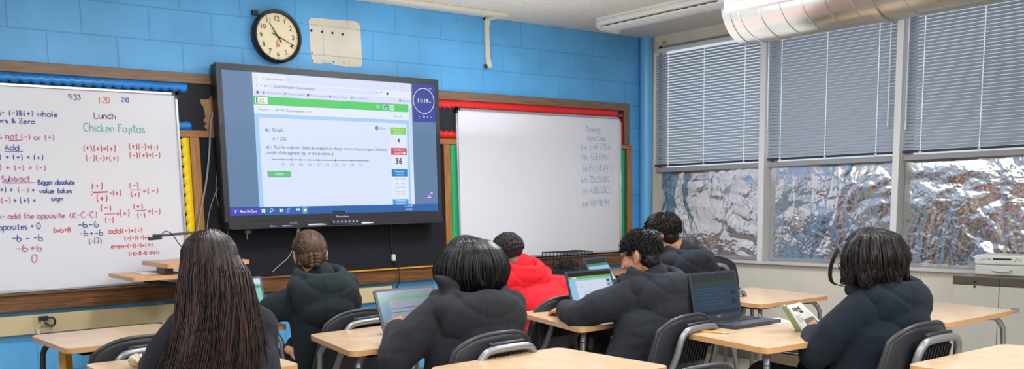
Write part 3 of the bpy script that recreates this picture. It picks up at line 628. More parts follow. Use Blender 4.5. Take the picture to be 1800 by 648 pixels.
K = {k: emis('scr_'+k, c, s) for k, (c, s) in dict(desk=('#6f8fb8',.78), chrome=('#dbe2fb',.95), tab=('#e9eefc',.95), green=('#57cf6b',.95), card=('#dbe6fd',.98), sky=('#a9d2f8',.95), txt=('#4b557f',.8), txt2=('#8a93b8',.9), blue=('#2f7fd0',.9), spk=('#5aa5ea',.95), btn=('#69c78a',.95), red=('#d9606d',.9), lime=('#84d552',.95), teal=('#1689d0',.95), cyan=('#3fa8e6',.95), white=('#f2f6ff',1.), task=('#2f6bb5',.85), taskl=('#4a4fc0',.85), clk=('#3f4ea8',.8), navy=('#1c2a86',.8), orange=('#f0b24a',.95), num=('#3c4678',.8), pur=('#8a6fd0',.9), pale=('#c9d8f6',.95), dark=('#2b3050',.7), pink=('#e86aa0',.9)).items()}
def R(x0, z0, x1, z1, m, l=1): sc.quad(*[(tx(x), S0-.0004*l, tz(z)) for x, z in ((x0,z0),(x1,z0),(x1,z1),(x0,z1))], K[m])
def RR(x0, z0, x1, z1, r, m, l=1):
    sc.add([(tx(p[0]), S0-.0004*l, tz(p[1])) for p in rrect(x0,z0,x1,z1,r)], [tuple(range(24))], K[m])
def T(s, x, z, h, m, l=4, align='LEFT', width=None, shear=0, bold=0):
    text_into(sc, s, Matrix.Translation((tx(x), S0-.0004*l, tz(z))) @ Matrix.Rotation(PI/2, 4, 'X'), h*1.38, K[m], align, width, shear, bold)
def DISC(x, z, r, m, l=4, n=24): sc.add([(tx(x+r*math.cos(2*PI*i/n)), S0-.0004*l, tz(z+r*math.sin(2*PI*i/n))) for i in range(n)], [tuple(range(n))], K[m])
def RING(x, z, r, w, m, l=4, n=48):
    vs = []
    for i in range(n): a = 2*PI*i/n; vs += [(tx(x+r*math.cos(a)), S0-.0004*l, tz(z+r*math.sin(a))), (tx(x+(r-w)*math.cos(a)), S0-.0004*l, tz(z+(r-w)*math.sin(a)))]
    sc.add(vs, [(2*i, (2*i+2) % (2*n), (2*i+3) % (2*n), 2*i+1) for i in range(n)], K[m])
R(-4.146,1.327,-2.480,2.266,'desk',0)
R(-3.938,1.38,-2.692,2.264,'sky',1)
R(-3.938,2.112,-2.692,2.264,'chrome',2); RR(-3.925,2.205,-3.70,2.258,.008,'tab',3); R(-3.938,2.155,-2.692,2.205,'tab',3)
RR(-3.83,2.163,-2.98,2.197,.014,'chrome',4)
T('v', -3.915, 2.222, .012, 'txt', 5); T('IXL - Graph inequalities (Algeb', -3.865, 2.222, .014, 'txt', 5, width=.145); T('x', -3.712, 2.222, .014, 'txt', 5); T('+', -3.68, 2.222, .018, 'txt', 5)
T('<', -3.915, 2.172, .016, 'txt', 5); T('>', -3.88, 2.172, .016, 'txt2', 5); RING(-3.845, 2.18, .008, .002, 'txt', 5); T('ixl.com/math/algebra-1/graph-inequalities', -3.79, 2.174, .015, 'txt', 5, width=.31)
for x, c, s, w in ((-3.915,'txt','',0),(-3.87,'txt2','CIA Commercial Ca...',.13),(-3.715,'btn','Cheyenne Eagle Ro...',.14),(-3.545,'txt','Math/Soundscreens..',.14),(-3.375,'pur','Dashboard | Renais..',.12),(-3.205,'btn','My Cross Market M...',.12),(-2.80,'txt2','All Bookmarks',.085)):
    RR(x,2.128,x+.016,2.144,.003,c,5)
    if s: T(s, x+.024, 2.130, .013, 'txt2', 5, width=w)
T('Q', -3.01+.02, 2.176, .014, 'txt', 5); T('*', -2.96, 2.168, .03, 'txt', 5); DISC(-2.90, 2.18, .010, 'pur', 5); DISC(-2.897,2.183,.006,'dark',6); T(':', -2.86, 2.174, .016, 'txt', 5)
for x, s in ((-2.90,'-'),(-2.84,'o'),(-2.79,'x')): T(s, x, 2.226, .014, 'txt2', 5)
R(-3.938,2.056,-2.692,2.112,'green',3)
RR(-3.924,2.062,-3.838,2.106,.003,'white',4); R(-3.920,2.066,-3.909,2.102,'blue',5); T('XL', -3.902, 2.069, .030, 'orange', 5, width=.055, bold=.03)
RING(-2.985, 2.086, .010, .003, 'white', 5); T('/', -2.976, 2.068, .012, 'white', 5); DISC(-2.925, 2.084, .019, 'pale', 5); DISC(-2.925,2.084,.012,'spk',6); DISC(-2.910, 2.098, .009, 'red', 7)
for k in range(3): R(-2.885, 2.066+k*.014, -2.845, 2.071+k*.014, 'white', 5)
R(-2.722,1.38,-2.692,2.112,'card',4); R(-2.716,1.70,-2.699,2.09,'pale',5)
R(-3.938,1.998,-2.722,2.056,'tab',3); T('Algebra 1', -3.905, 2.018, .016, 'txt2', 5, width=.075); T('>', -3.815, 2.018, .014, 'txt2', 5)
for k in range(3): R(-3.785+k*.008, 2.018, -3.779+k*.008, 2.024+k*.006, 'spk', 5)
T('* K.1 Graph inequalities', -3.755, 2.018, .016, 'txt', 5, width=.185); T('YH9', -3.555, 2.018, .014, 'txt2', 5); T('Share skill', -2.855, 2.016, .014, 'txt2', 5, width=.075)
# (the mark on the page menu stays generic)
RR(-3.908,1.33+.05,-2.742,1.972,.02,'card',4)
def spk(x, z): sc.add([(tx(x+dx), S0-.0028, tz(z+dz)) for dx, dz in ((0,.006),(.008,.006),(.018,.015),(.018,-.015),(.008,-.006),(0,-.006))], [(0,5,4,3,2,1)], K['spk']); T(')', x+.022, z-.008, .018, 'spk', 7); T(')', x+.030, z-.010, .022, 'spk', 7)
spk(-3.868, 1.892); T('Graph.', -3.818, 1.884, .024, 'txt', 7, width=.088)
T('x > 226', -3.818, 1.826, .024, 'txt', 7, width=.10, shear=.12)
spk(-3.866, 1.779); T('Plot the endpoints. Select an endpoint to change it from closed to open. Select the', -3.815, 1.769, .024, 'num', 7, width=.895, shear=.25)
T('middle of the segment, ray, or line to delete it.', -3.868, 1.732, .024, 'num', 7, width=.505, shear=.25)
R(-3.822,1.6955,-3.085,1.6995,'txt',7)
T('<', -3.832, 1.6885, .018, 'txt', 7); T('>', -3.09, 1.6885, .018, 'txt', 7)
for k in range(10):
    x = -3.752+k*(.602/9); R(x-.0015,1.688,x+.0015,1.707,'txt',7); T(str(223+k), x, 1.658, .018, 'txt2', 7, 'CENTER', width=.032)
RR(-3.869,1.579,-3.694,1.622,.004,'btn',7); T('Submit', -3.782, 1.592, .019, 'white', 8, 'CENTER', width=.065)
DISC(-3.002,1.932,.015,'teal',7); T('>', -3.008, 1.924, .016, 'white', 8); T('Video', -2.98, 1.924, .019, 'txt2', 7, width=.055)
def side(z0, z1, m, a, b=None):
    R(-2.887,z0,-2.750,z1,m,7)
    T(a, -2.818, (z0+z1)/2+(.004 if b else -.008), .014, 'white', 8, 'CENTER', width=.085)
    if b: T(b, -2.818, (z0+z1)/2-.018, .014, 'white', 8, 'CENTER', width=.07)
R(-2.883,1.39,-2.754,1.945,'tab',6)
side(1.891,1.942,'lime','Questions','answered'); T('4', -2.818, 1.832, .034, 'num', 8, 'CENTER', bold=.02)
side(1.743,1.795,'red','SmartScore','out of 100'); DISC(-2.772,1.757,.009,'white',9); T('36', -2.822, 1.678, .044, 'num', 8, 'CENTER', bold=.03)
side(1.586,1.640,'teal','Teacher','tools'); T('Have a look', -2.818, 1.562, .014, 'txt2', 8, 'CENTER', width=.09)
for x in (-2.845,-2.79): T('oo', x, 1.530, .014, 'txt', 8, 'CENTER')
T('Level 2 of 4', -2.818, 1.500, .012, 'txt2', 8, 'CENTER', width=.08); T('Mastery results', -2.818, 1.470, .012, 'txt2', 8, 'CENTER', width=.09); T('not recorded', -2.818, 1.452, .012, 'txt2', 8, 'CENTER', width=.075)
side(1.380,1.42,'cyan','Next','Exit demo')
# task bar
R(-4.146,1.327,-2.480,1.380,'task',1); R(-4.146,1.327,-3.94,1.384,'taskl',2)
T('Mona McClure', -4.078, 1.347, .018, 'white', 4, width=.118, bold=.01); 
for dx, dz in ((0,.004),(.012,.004),(.006,-.006)): DISC(-4.115+dx, 1.356+dz, .004, 'white', 4, 10)
for ix in range(2):
    for iz in range(2): R(-3.923+ix*.013,1.344+iz*.013,-3.912+ix*.013,1.355+iz*.013,'white',4)
RING(-3.852,1.360,.012,.003,'white',4); R(-3.866,1.341,-3.860,1.350,'white',4)
R(-3.795,1.346,-3.778,1.366,'white',4); R(-3.774,1.346,-3.768,1.366,'white',4)
DISC(-3.724,1.357,.016,'spk',4); DISC(-3.719,1.353,.008,'task',5); DISC(-3.735,1.346,.008,'pink',6)
R(-3.672,1.348,-3.640,1.368,'pale',4); R(-3.672,1.348,-3.640,1.354,'spk',5)
R(-3.622,1.330,-3.585,1.378,'cyan',2); DISC(-3.604,1.356,.016,'lime',4); DISC(-3.608,1.361,.010,'red',5); DISC(-3.598,1.352,.008,'orange',5); DISC(-3.604,1.356,.007,'white',6)
T('11:19 AM', -2.748, 1.362, .013, 'white', 4, 'CENTER', width=.07); T('3/6/2025', -2.748, 1.338, .013, 'white', 4, 'CENTER', width=.06)
R(-3.39,1.3285,-3.29,1.345,'dark',4)
# clock widget on the right of the desktop
R(-2.680,1.99,-2.480,2.266,'clk',1); DISC(-2.581,2.145,.093,'clk',2,48); RING(-2.581,2.145,.094,.004,'white',3)
T('11:19', -2.592, 2.133, .030, 'white', 4, 'CENTER', width=.09, bold=.02); T('AM', -2.538, 2.133, .010, 'white', 4, width=.02)
for x, r in ((-2.625,.003),(-2.587,.010),(-2.553,.004),(-2.52,.003)): DISC(x, 2.028, r, 'white', 4, 16)
DISC(-2.587,2.028,.006,'clk',5,16); T('-', -2.64, 2.235, .012, 'white', 4); T('ooo', -2.535, 2.235, .012, 'white', 4)
R(-2.680,1.38,-2.480,1.98,'desk',1)
DISC(-2.558,1.441,.026,'pur',4); T('oo', -2.558, 1.438, .014, 'white', 5, 'CENTER'); R(-2.575,1.428,-2.542,1.433,'white',5); DISC(-2.536,1.464,.009,'pale',5)
obj('screen', sc, None, tv, smooth=False)
br = MB(); wm = mat('logo_white', '#e6e8ee', .5); text_into(br, 'Promethean', Matrix.Translation((tx(-3.31), TY-.0048, tz(1.299))) @ Matrix.Rotation(PI/2, 4, 'X'), .018, wm, 'CENTER', width=.098)
obj('brand_logo', br, wm, tv, smooth=False)
cp = MB().prism([(tx(x), tz(z)) for x, z in ((-3.425,1.284),(-3.20,1.284),(-3.205,1.248),(-3.405,1.248))][::-1], .172, .18, M=MC)
cpo = obj('control_panel', cp, mat('panel_grey', '#3a3c46', .3), tv, bevel=.002)
bt = MB(); km = emis('button_white', '#cfd4ff', 1.)
for k in range(7): bt.ell((tx(-3.395+k*.031), -.1805, tz(1.267)), (.006,.001,.005), nu=10, nv=6)
obj('buttons', bt, km, cpo)
pt_ = MB()
for k in range(5): pt_.bx(tx(-3.73+k*.012), tx(-3.723+k*.012), TY-.0235, TY-.02, tz(1.262), tz(1.27)); pt_.bx(tx(-3.73+k*.012), tx(-3.723+k*.012), TY-.0235, TY-.02, tz(1.272), tz(1.276))
obj('ports', pt_, M_grey, tv)
def stylus(x0, x1, label, m, tip, r=.0075):
    y, z = TY-.044, 1.2445+r; o = MB().tube([(x0-(x0+x1)/2,0,0),(x1-.05-(x0+x1)/2,0,0),(x1-.03-(x0+x1)/2,0,0),(x1-(x0+x1)/2,0,0)], [r,r,r*.8,r*.3], n=12)
    t = obj('stylus_pen', o, m, loc=((x0+x1)/2, y, z)); tag(t, label, 'pen', 'pens lying on the display tray')
stylus(-3.605,-3.46,'long pale grey stylus on the display tray left of the buttons', mat('stylus_grey','#c3c2c6',.4), 1)
stylus(-3.18,-3.08,'short white stylus on the display tray right of the buttons', M_white, 1)
stylus(-3.89,-3.83,'small violet marker cap at the left of the display tray', mat('cap_violet','#8e86d8',.4), 1, .006)
stylus(-3.80,-3.72,'thin dark marker with pale bands on the display tray', mat('marker_pale','#a8a6c0',.4), 1, .005)
tag(obj('mount_clip', MB().bx(-.02,.02,-.03,0,0,.02).bx(-.015,-.008,-.03,-.02,-.04,0), M_grey, loc=(-3.985,-.03,1.205)), 'small metal clip hanging under the left end of the display', 'clip')
# cables beside and below the display
M_gc = mat('grey_cable', '#8f9095', .5); M_wc = mat('white_cable', '#d7d7da', .5)
def cable(name, pts, r, m, label, grp='loose cables around the display'):
    o = MB().tube(bez(pts, 8), r, n=8); tag(obj(name, o, m), label, 'cable', grp)
cable('cable', [(-4.13,-.06,2.03),(-4.165,-.05,2.02),(-4.195,-.045,1.93),(-4.215,-.04,1.75),(-4.25,-.04,1.55),(-4.31,-.04,1.32),(-4.36,-.045,1.10)], .0065, M_gc, 'thick grey cable curving down from the left edge of the display')
cable('cable', [(-4.15,-.03,1.85),(-4.16,-.025,1.65),(-4.18,-.025,1.50),(-4.165,-.025,1.38),(-4.13,-.025,1.28),(-4.12,-.025,1.20),(-4.16,-.025,1.12)], .003, M_gc, 'thin grey wire looping below the left corner of the display')
cable('cable', [(-4.12,-.03,1.60),(-4.20,-.028,1.45),(-4.25,-.028,1.30),(-4.27,-.028,1.10),(-4.25,-.03,.93)], .003, M_gc, 'thin grey wire hanging on the dark cloth beside the oak post')
cable('cable', [(-3.60,-.10,1.24),(-3.615,-.04,1.20),(-3.63,-.025,1.12),(-3.68,-.022,1.03),(-3.76,-.022,.97),(-3.82,-.04,.93)], .0018, M_wc, 'thin white cord drooping from the display tray to the chalk rail')
o = MB().box((0,0,0), (.018,.014,.03), R=(0,.4,0)); tag(obj('cord_connector', o, M_white, loc=(-3.612,-.05,1.215)), 'white plug joint on the cord under the display', 'connector')
pc = MB().tube(bez([(-2.845,-.06,1.25),(-2.84,-.025,1.15),(-2.825,-.022,1.03),(-2.815,-.022,.95),(-2.812,-.085,.90),(-2.81,-.085,.80),(-2.805,-.03,.72),(-2.80,-.03,.45),(-2.80,-.03,.2)], 6), .005, n=8)
po = thing('switched_cable', 'black cord hanging below the display with white inline switch', 'cord', (0,0,0)); obj('cord', pc, M_plast, po)
obj('inline_switch', MB().bx(-2.832,-2.804,-.038,-.010,.955,1.005), M_white, po, bevel=.004)

# ================================================================== PODIUM AT THE WHITEBOARD
pd = thing('podium', 'tall two level wooden teacher stand on a black frame before the left whiteboard', 'podium', (-4.62,-.45,0))
def pl(*a): return [(p[0]+4.62, p[1]+.45) for p in a]
obj('lower_shelf', MB().prism(rpoly(pl((-4.985,-.735),(-4.62,-.735),(-4.62,-.20),(-4.965,-.20)), .03), .978, 1.0, wood('podium_top','#c08a5c','#d3a072',4,.35,(2,10,10)), M_edge), None, pd, bevel=.003)
M_pt = bpy.data.materials['podium_top']
obj('upper_shelf', MB().prism(rpoly(pl((-4.775,-.70),(-4.262,-.70),(-4.235,-.16),(-4.75,-.16)), .03), 1.038, 1.064, M_pt, M_edge), None, pd, bevel=.003)
obj('post', MB().bx(.06,.14,-.12,-.02,.05,1.04), M_dgrey, pd, bevel=.006)
obj('post', MB().bx(.22,.30,-.12,-.02,.05,1.04), M_dgrey, pd, bevel=.006)
obj('brace', MB().tube([(-.24,-.10,.972),(.02,-.10,.90),(.24,-.10,.84)], .016, n=10), M_dgrey, pd)
obj('bracket', MB().bx(-.15,-.10,-.2,-.05,1.0,1.04), M_dgrey, pd, bevel=.004)
obj('base', MB().bx(-.32,.36,-.30,.22,.02,.06), M_dgrey, pd, bevel=.01)
def sheet(name, P, z, label, grp=None, th=.0012):
    cx = sum(p[0] for p in P)/4; cy = sum(p[1] for p in P)/4
    o = MB().prism([(p[0]-cx, p[1]-cy) for p in P], 0, th); return tag(obj(name, o, M_paper, smooth=False, loc=(cx, cy, z)), label, 'paper', grp or 'loose paper sheets')
sheet('paper_sheet', [(-4.86,-.52),(-4.64,-.55),(-4.63,-.30),(-4.83,-.28)], 1.0008, 'white paper lying on the lower shelf of the podium')
sheet('paper_sheet', [(-4.45,-.56),(-4.32,-.56),(-4.30,-.36),(-4.42,-.34)], 1.0648, 'white paper lying on the right end of the upper podium shelf')
dc = thing('document_camera', 'dark document camera on a long arm clamped to the podium', 'document camera', (-4.45,-.45,1.064))
obj('base', MB().bx(-.06,.06,-.07,.05,.0005,.022), M_plast, dc, bevel=.006)
obj('stem', MB().tube(bez([(0,0,.02),(.0,0,.12),(-.02,0,.17)], 6), .009, n=10), M_plast, dc)
obj('arm', MB().box((-.155,-.025,.166), (.29,.020,.016), R=(0,-.04,.16)), mat('camera_grey','#4a4d5c',.4), dc, bevel=.003)
obj('camera_head', MB().box((-.315,-.05,.145), (.075,.036,.018), R=(0,-.05,0)).box((-.30,-.05,.160), (.05,.028,.018)), M_dgrey, dc, bevel=.004)
obj('cable', MB().tube(bez([(-.27,-.05,.172),(-.245,-.05,.185),(-.21,-.05,.165),(-.17,-.055,.10),(-.12,-.06,.04),(-.06,-.05,.02)], 6), .003, n=8), M_plast, dc)

# ================================================================== CABINET AND WHITE BOX
M_cab = mat('cabinet_paint', '#c2beb3', .45, nvar=.03, nscale=3); M_cabtop = mat('cabinet_brown', '#5b5047', .4, nvar=.04)
cb = thing('storage_cabinet', 'beige metal cabinet with brown top band under the right window', 'cabinet', (-.21,-3.55,0))
obj('carcass', MB().bx(-.185,.18,-.55,.38,.0,.785).bx(-.12,.19,.38,.42,0,.835), M_cab, cb, bevel=.003)
obj('top', MB().bx(-.20,.18,-.56,.38,.786,.840), M_cabtop, cb, bevel=.003)
d1 = obj('door', MB().bx(-.20,-.185,.077,.378,.03,.783), M_cab, cb, bevel=.003); d2 = obj('door', MB().bx(-.20,-.185,-.55,.073,.03,.783), M_cab, cb, bevel=.003)
obj('lock', MB().ell((-.202,.232,.775), (.004,.008,.008)), M_plast, d1); obj('lock', MB().ell((-.203,.232,.807), (.004,.008,.008)), M_plast, d1)
vt = MB()
for k in range(4): vt.bx(-.2015,-.2,-.06,-.005,.622+k*.009,.625+k*.009)
obj('vent', vt, mat('vent_dark','#6e6a62',.6), d2)
obj('seam', MB().bx(-.2008,-.199,.0735,.0765,.786,.84), M_plast, cb)
bxo = thing('white_case', 'white plastic two piece case with drawer handle and dark slot on the cabinet', 'case', (-.13,-3.5,.8405))
obj('lower_box', MB().bx(-.12,.11,-.32,.262,.001,.068), M_white, bxo, bevel=.006)
obj('lid', MB().bx(-.125,.115,-.33,.268,.070,.135), mat('lid_white','#e2e1da',.4), bxo, bevel=.012, seg=3)
obj('slot', MB().bx(-.127,-.12,.025,.145,.103,.115), M_plast, bxo, bevel=.003)
obj('pull_handle', MB().tube(bez([(-.12,.148,.042),(-.135,.13,.034),(-.138,.085,.031),(-.135,.04,.034),(-.12,.022,.042)], 6), .006, n=10), M_white, bxo)
gm = mat('green_mark', '#7fb98f', .5); g = MB()
for y, z, w in ((.23,.10,.03),(.205,.105,.025),(.17,.108,.03),(-.0,.10,.02),(-.03,.105,.02),(-.01,.115,.015)): g.ell((-.1255,y,z), (.0008,w/2,.004), nu=10, nv=6)
obj('green_marks', g, gm, bxo)

# ================================================================== DESKS
ZD = .77
def desk(label, C4, r=.05, legs=(0,1,2,3), extra=None, z=ZD, lm=M_grey):
    cx = sum(p[0] for p in C4)/4; cy = sum(p[1] for p in C4)/4
    t = thing('student_desk', label, 'desk', (cx, cy, 0), 0, 'student desks in rows facing the display')
    Q = [V((p[0]-cx, p[1]-cy)) for p in C4]; P = rpoly(Q, r)
    top = MB().prism(P, z-.024, z, M_lam, M_edge)
    obj('desk_top', top, None, t, bevel=.007, seg=3)
    ap = [q*.72 for q in Q]; fr = MB()
    fr.tube([V((*ap[i % 4], z-.040)) for i in range(5)], .010, n=8, caps=False); 
    for q in ap: fr.tube([V((*q, z-.040)), V((*q, z-.025))], .012, n=8)
    obj('under_frame', fr, M_dgrey, t)
    for i in legs:
        q = Q[i]; d = q.normalized(); a = q*.52; b = q*.80; c = q*.86
        pts = [(a.x,a.y,z-.040),(b.x*.95,b.y*.95,z-.040),(b.x,b.y,z-.050),((b.x+d.x*.025),(b.y+d.y*.025),z-.085),((b.x+d.x*.035),(b.y+d.y*.035),z-.16),(c.x+d.x*.045,c.y+d.y*.045,.012)]
        lg = obj('leg', MB().tube(bez(pts, 6), .0135, n=12), lm, t)
        obj('foot_cap', MB().tube([(c.x+d.x*.045,c.y+d.y*.045,.0),(c.x+d.x*.044,c.y+d.y*.044,.03)], .017, n=12), M_plast, lg)
    if extra: extra(t, Q)
    return t
# corners: far-left, near-left, near-right, far-right (counter-clockwise from above)
D1 = desk('desk standing alone at far left with yellow stool legs under it', [(-5.61,-1.08),(-5.60,-1.73),(-4.98,-1.70),(-4.97,-1.06)], .055, (0,2,3), lm=M_dgrey)
D2 = desk('front left desk with a crumpled paper ball on it', [(-5.66,-2.23),(-5.68,-2.86),(-5.03,-2.88),(-5.00,-2.26)])
DS2 = desk('desk under the laptop of the person in the dark green hoodie', [(-4.95,-1.02),(-4.93,-1.66),(-4.50,-1.68),(-4.48,-1.04)])
DS3 = desk('desk with open laptop of the person whose hand is on the keyboard', [(-4.60,-2.10),(-4.73,-2.74),(-4.06,-2.77),(-3.94,-2.06)])
def bar5(t, Q):
    m = MB(); z = .412
    for k in range(7): m.tube([(-.22+k*.065,-.12,z),(-.22+k*.065,.22,z)], .003, n=6)
    m.tube([(-.22,-.12,ZD-.05),(-.22,-.12,z),(.17,-.12,z),(.17,-.12,ZD-.05)], .005, n=6); m.tube([(-.22,.22,ZD-.05),(-.22,.22,z),(.17,.22,z),(.17,.22,ZD-.05)], .005, n=6); obj('book_rack', m, M_dgrey, t)
DS5 = desk('desk with bright laptop and the outstretched hand of a person in black', [(-3.33,-2.15),(-3.56,-2.90),(-2.76,-2.84),(-2.62,-2.10)], .045, extra=bar5)
def rack(t, Q):
    m = MB(); z = ZD-.10
    for k in range(5): m.tube([(.03+k*.05,-.24,ZD-.04),(.03+k*.05,-.24,z),(.03+k*.05,.10,z)], .0025, n=6)
    m.tube([(.03,-.24,z),(.23,-.24,z),(.23,.10,z),(.03,.10,z),(.03,-.24,z)], .003, n=6); obj('wire_rack', m, M_dgrey, t)
    obj('papers', MB().box((.13,-.09,z+.012),(.18,.22,.012),R=(0,0,.1)).box((.12,-.06,z+.022),(.16,.2,.01),R=(0,.03,.3)), mat('rack_papers','#8e8f96',.8), t)
DS7 = desk('desk with open dark laptop, pencil and loose paper', [(-3.31,-3.25),(-3.47,-3.92),(-2.74,-3.96),(-2.60,-3.28)], .045, extra=rack)
def barr(t, Q):
    obj('side_bar', MB().tube(bez([(Q[1].x*.5,Q[1].y*.4,.40),(.0,-.15,.415),(Q[2].x*.62,Q[2].y*.75,.40),(Q[2].x*.85,Q[2].y*.9,.33)], 6), .0135, n=10), M_dgrey, t)
DFR = desk('empty desk by the beige wall behind the open dark laptop', [(-2.02,-2.22),(-2.14,-2.91),(-1.46,-2.92),(-1.28,-2.20)], .045)
DRT = desk('empty desk in front of the beige cabinet', [(-2.10,-3.38),(-2.23,-4.05),(-1.51,-4.05),(-1.33,-3.44)], .045, extra=barr)
DBC = desk('empty desk nearest the camera at bottom centre', [(-4.72,-3.30),(-4.74,-3.93),(-4.05,-3.92),(-4.03,-3.27)], .05)
DBR = desk('empty desk at the bottom right corner behind the reading person', [(-3.44,-4.50),(-3.46,-5.12),(-2.72,-5.16),(-2.70,-4.52)], .05)
DS4 = desk('desk of the person in the red hoodie', [(-3.36,-.98),(-3.38,-1.56),(-2.74,-1.58),(-2.70,-1.0)])
DS6 = desk('desk with the tilted laptop near the right whiteboard', [(-2.20,-1.12),(-2.24,-1.76),(-1.55,-1.78),(-1.53,-1.12)])
DT = desk('narrow table against the wall under the right whiteboard with a wire basket', [(-1.66,-.10),(-1.66,-.52),(-.42,-.52),(-.42,-.10)], .02)
# yellow wooden stool seen under the left desk
yw = wood('yellow_wood', '#c8913c', '#dba852', 5, .5, (10,10,1))
ys = thing('wooden_stool', 'yellow wooden stool whose legs show beneath the left desk', 'stool', (-5.42,-1.243,0), -.232)
obj('seat', MB().prism(rrect(-.10,-.14,.10,.14,.03), .695, .725), yw, ys, bevel=.005)
for sx in (-1, 1):
    for sy in (-1, 1): obj('leg', MB().tube([(sx*.0705,sy*.11,.70),(sx*.078,sy*.112,0)], .030, n=4), yw, ys, smooth=False)

# ================================================================== CHAIRS
def back_pt(u, v, h=.34, w=.225):
    # u,v in -1..1, 0..1  -> rounded shell back
    half = w*(1-.10*v**3)*(.92+.08*math.cos(v*1.5)); x = u*half
    y = -.185-.075*v-.018*math.sin(v*PI) + .055*abs(u)**2.2*(1-.25*v)
    z = .455 + h*v - .055*abs(u)**3*v**2
    return (x, y, z)
def chair(label, x, y, rz=0, s=1., grp='black shell student chairs'):
    t = thing('student_chair', label, 'chair', (x, y, 0), rz, grp); t.scale = (s,s,s)
    nu, nv = 18, 14
    obj('backrest', MB().grid([[back_pt(-1+2*i/nu, j/nv) for j in range(nv+1)] for i in range(nu+1)]), M_shell, t, ang=180, solid=.012, bevel=.0)
    rim = [back_pt(-1, j/nv) for j in range(nv+1)]+[back_pt(-1+2*i/nu, 1) for i in range(1, nu+1)]+[back_pt(1, 1-j/nv) for j in range(1, nv+1)]
    obj('back_rim', MB().tube(rim, .009, n=10), M_shell, t)
    P = []
    for i in range(nu+1):
        u = -1+2*i/nu; row = []
        for j in range(13):
            v = j/12; yy = -.20+.42*v; zz = .440+.03*abs(u)**2.5*(1-v*.5)-.045*max(0,(v-.8)/.2)**2+.02*max(0,(.15-v)/.15)**2
            row.append((u*.215*(1-.08*v), yy, zz))
        P.append(row)
    obj('seat', MB().grid(P), M_shell, t, ang=180, solid=.012)
    # rear inverted U tube
    lo = [(-.185,-.185,.40),(-.175,-.225,.47),(-.150,-.285,.62)]; hi = [(-.138,-.302,.695),(-.118,-.308,.728),(-.085,-.310,.742),(0,-.311,.745)]
    half = lo+hi; full = half+[(-p[0],p[1],p[2]) for p in half[::-1][1:]]
    obj('back_frame', MB().tube(bez(full, 5), .0145, n=12), M_grey, t)
    rb_ = MB()
    for k in range(9):
        x_ = -.085+k*.02125; rb_.box((x_, -.277, .655), (.007,.030,.13), R=(.23,0,0))
    rb_.box((0,-.268,.655),(.21,.012,.15),R=(.23,0,0))
    obj('rib_panel', rb_, M_plast, t)
    obj('grip', MB().box((0,-.300,.758),(.17,.020,.022)), M_plast, t, bevel=.006)
    for sx in (-1, 1):
        obj('leg', MB().tube(bez([(sx*.185,-.185,.40),(sx*.19,-.20,.34),(sx*.205,-.27,.01)], 6), .0135, n=12), M_grey, t)
        obj('leg', MB().tube(bez([(sx*.185,-.17,.405),(sx*.185,.10,.405),(sx*.19,.15,.37),(sx*.205,.21,.01)], 6), .0135, n=12), M_grey, t)
    return t
chair('chair under the person in the dark green hoodie', -4.32,-1.74, .22, 1.07)
chair('chair of the person typing on a laptop, pushed between two desks', -4.345,-2.97, .05, 1.08)
chair('chair of the person in the red hoodie', -3.10,-1.97, .12, 1.06)
chair('chair of the person stretching an arm across the desk', -3.29,-3.07, .10, 1.06)
chair('chair of the person reading a booklet', -3.04,-4.09, -.02, 1.10)
chair('chair of the person in black nearest the window wall', -1.97,-2.22, .05, 1.08)
chair('empty chair by the beige wall near the foil windows', -.62,-1.20, -.75, 1.17)
chair('empty chair between the two left desks', -5.42,-1.85, .12, 1.06)
chair('empty chair at the lower edge below the open dark laptop', -4.25,-3.98, -.05, 1.05)
chair('chair of the person in the plain black jacket', -5.41,-3.02, 0, 1.0)

# ================================================================== LAPTOPS
def laptop(label, x, y, rz, open_deg, scr, w=.335, d=.23, z=ZD, keys=True, logo=None):
    # local: hinge along x at y=0; keyboard extends to -y (towards the user); screen faces -y
    t = thing('laptop', label, 'laptop', (x, y, z+.001), rz, 'student laptops')
    obj('keyboard_base', MB().prism(rrect(-w/2,-d,w/2,0,.012), .0, .017), mat_lap, t, bevel=.004)
    ky = MB()
    for r_ in range(5):
        for k in range(13): ky.bx(-w/2+.022+k*(w-.044)/13+.001, -w/2+.022+(k+1)*(w-.044)/13-.002, -.03-r_*.021-.018, -.03-r_*.021, .0172, .0195)
    obj('keys', ky, M_plast, t, smooth=False)
    obj('touchpad', MB().bx(-.05,.05,-d+.012,-d+.078,.017,.0176), mat('touchpad', '#3c3f4c', .3), t)
    a = math.radians(open_deg-90); h = d
    M = Matrix.Translation((0,.004,.014)) @ Matrix.Rotation(-a, 4, 'X')   # local x right, y depth, z up the lid
    lid = MB(); lid.prism(rrect(-w/2,0,w/2,h,.012), -.008, 0, M=M @ Matrix(((1,0,0,0),(0,0,-1,0),(0,1,0,0),(0,0,0,1))) )
    lo_ = obj('lid', lid, mat_lap, t, bevel=.003)
    s = MB()
    def q(x0, z0, x1, z1, m, l=1): s.add([M @ V((xx, -.0004*l-.0002, zz)) for xx, zz in ((x0,z0),(x1,z0),(x1,z1),(x0,z1))], [(0,1,2,3)], m)
    scr(q, -w/2+.014, .026, w/2-.014, h-.012)
    obj('screen', s, None, lo_, smooth=False)
    obj('webcam', MB().ell(M @ V((0,-.001,h-.006)), (.003,.001,.002), nu=8, nv=6), M_grey, lo_)
    if logo:
        b = MB(); lm = mat('lid_logo', '#b9bcc4', .4); text_into(b, logo, M @ Matrix.Translation((0,-.0006,.009)) @ Matrix.Rotation(PI/2, 4, 'X'), .012, lm, 'CENTER'); obj('brand_logo', b, lm, lo_, smooth=False)
    return t
mat_lap = mat('laptop_grey', '#343845', .35, bump=.03, bscale=500)
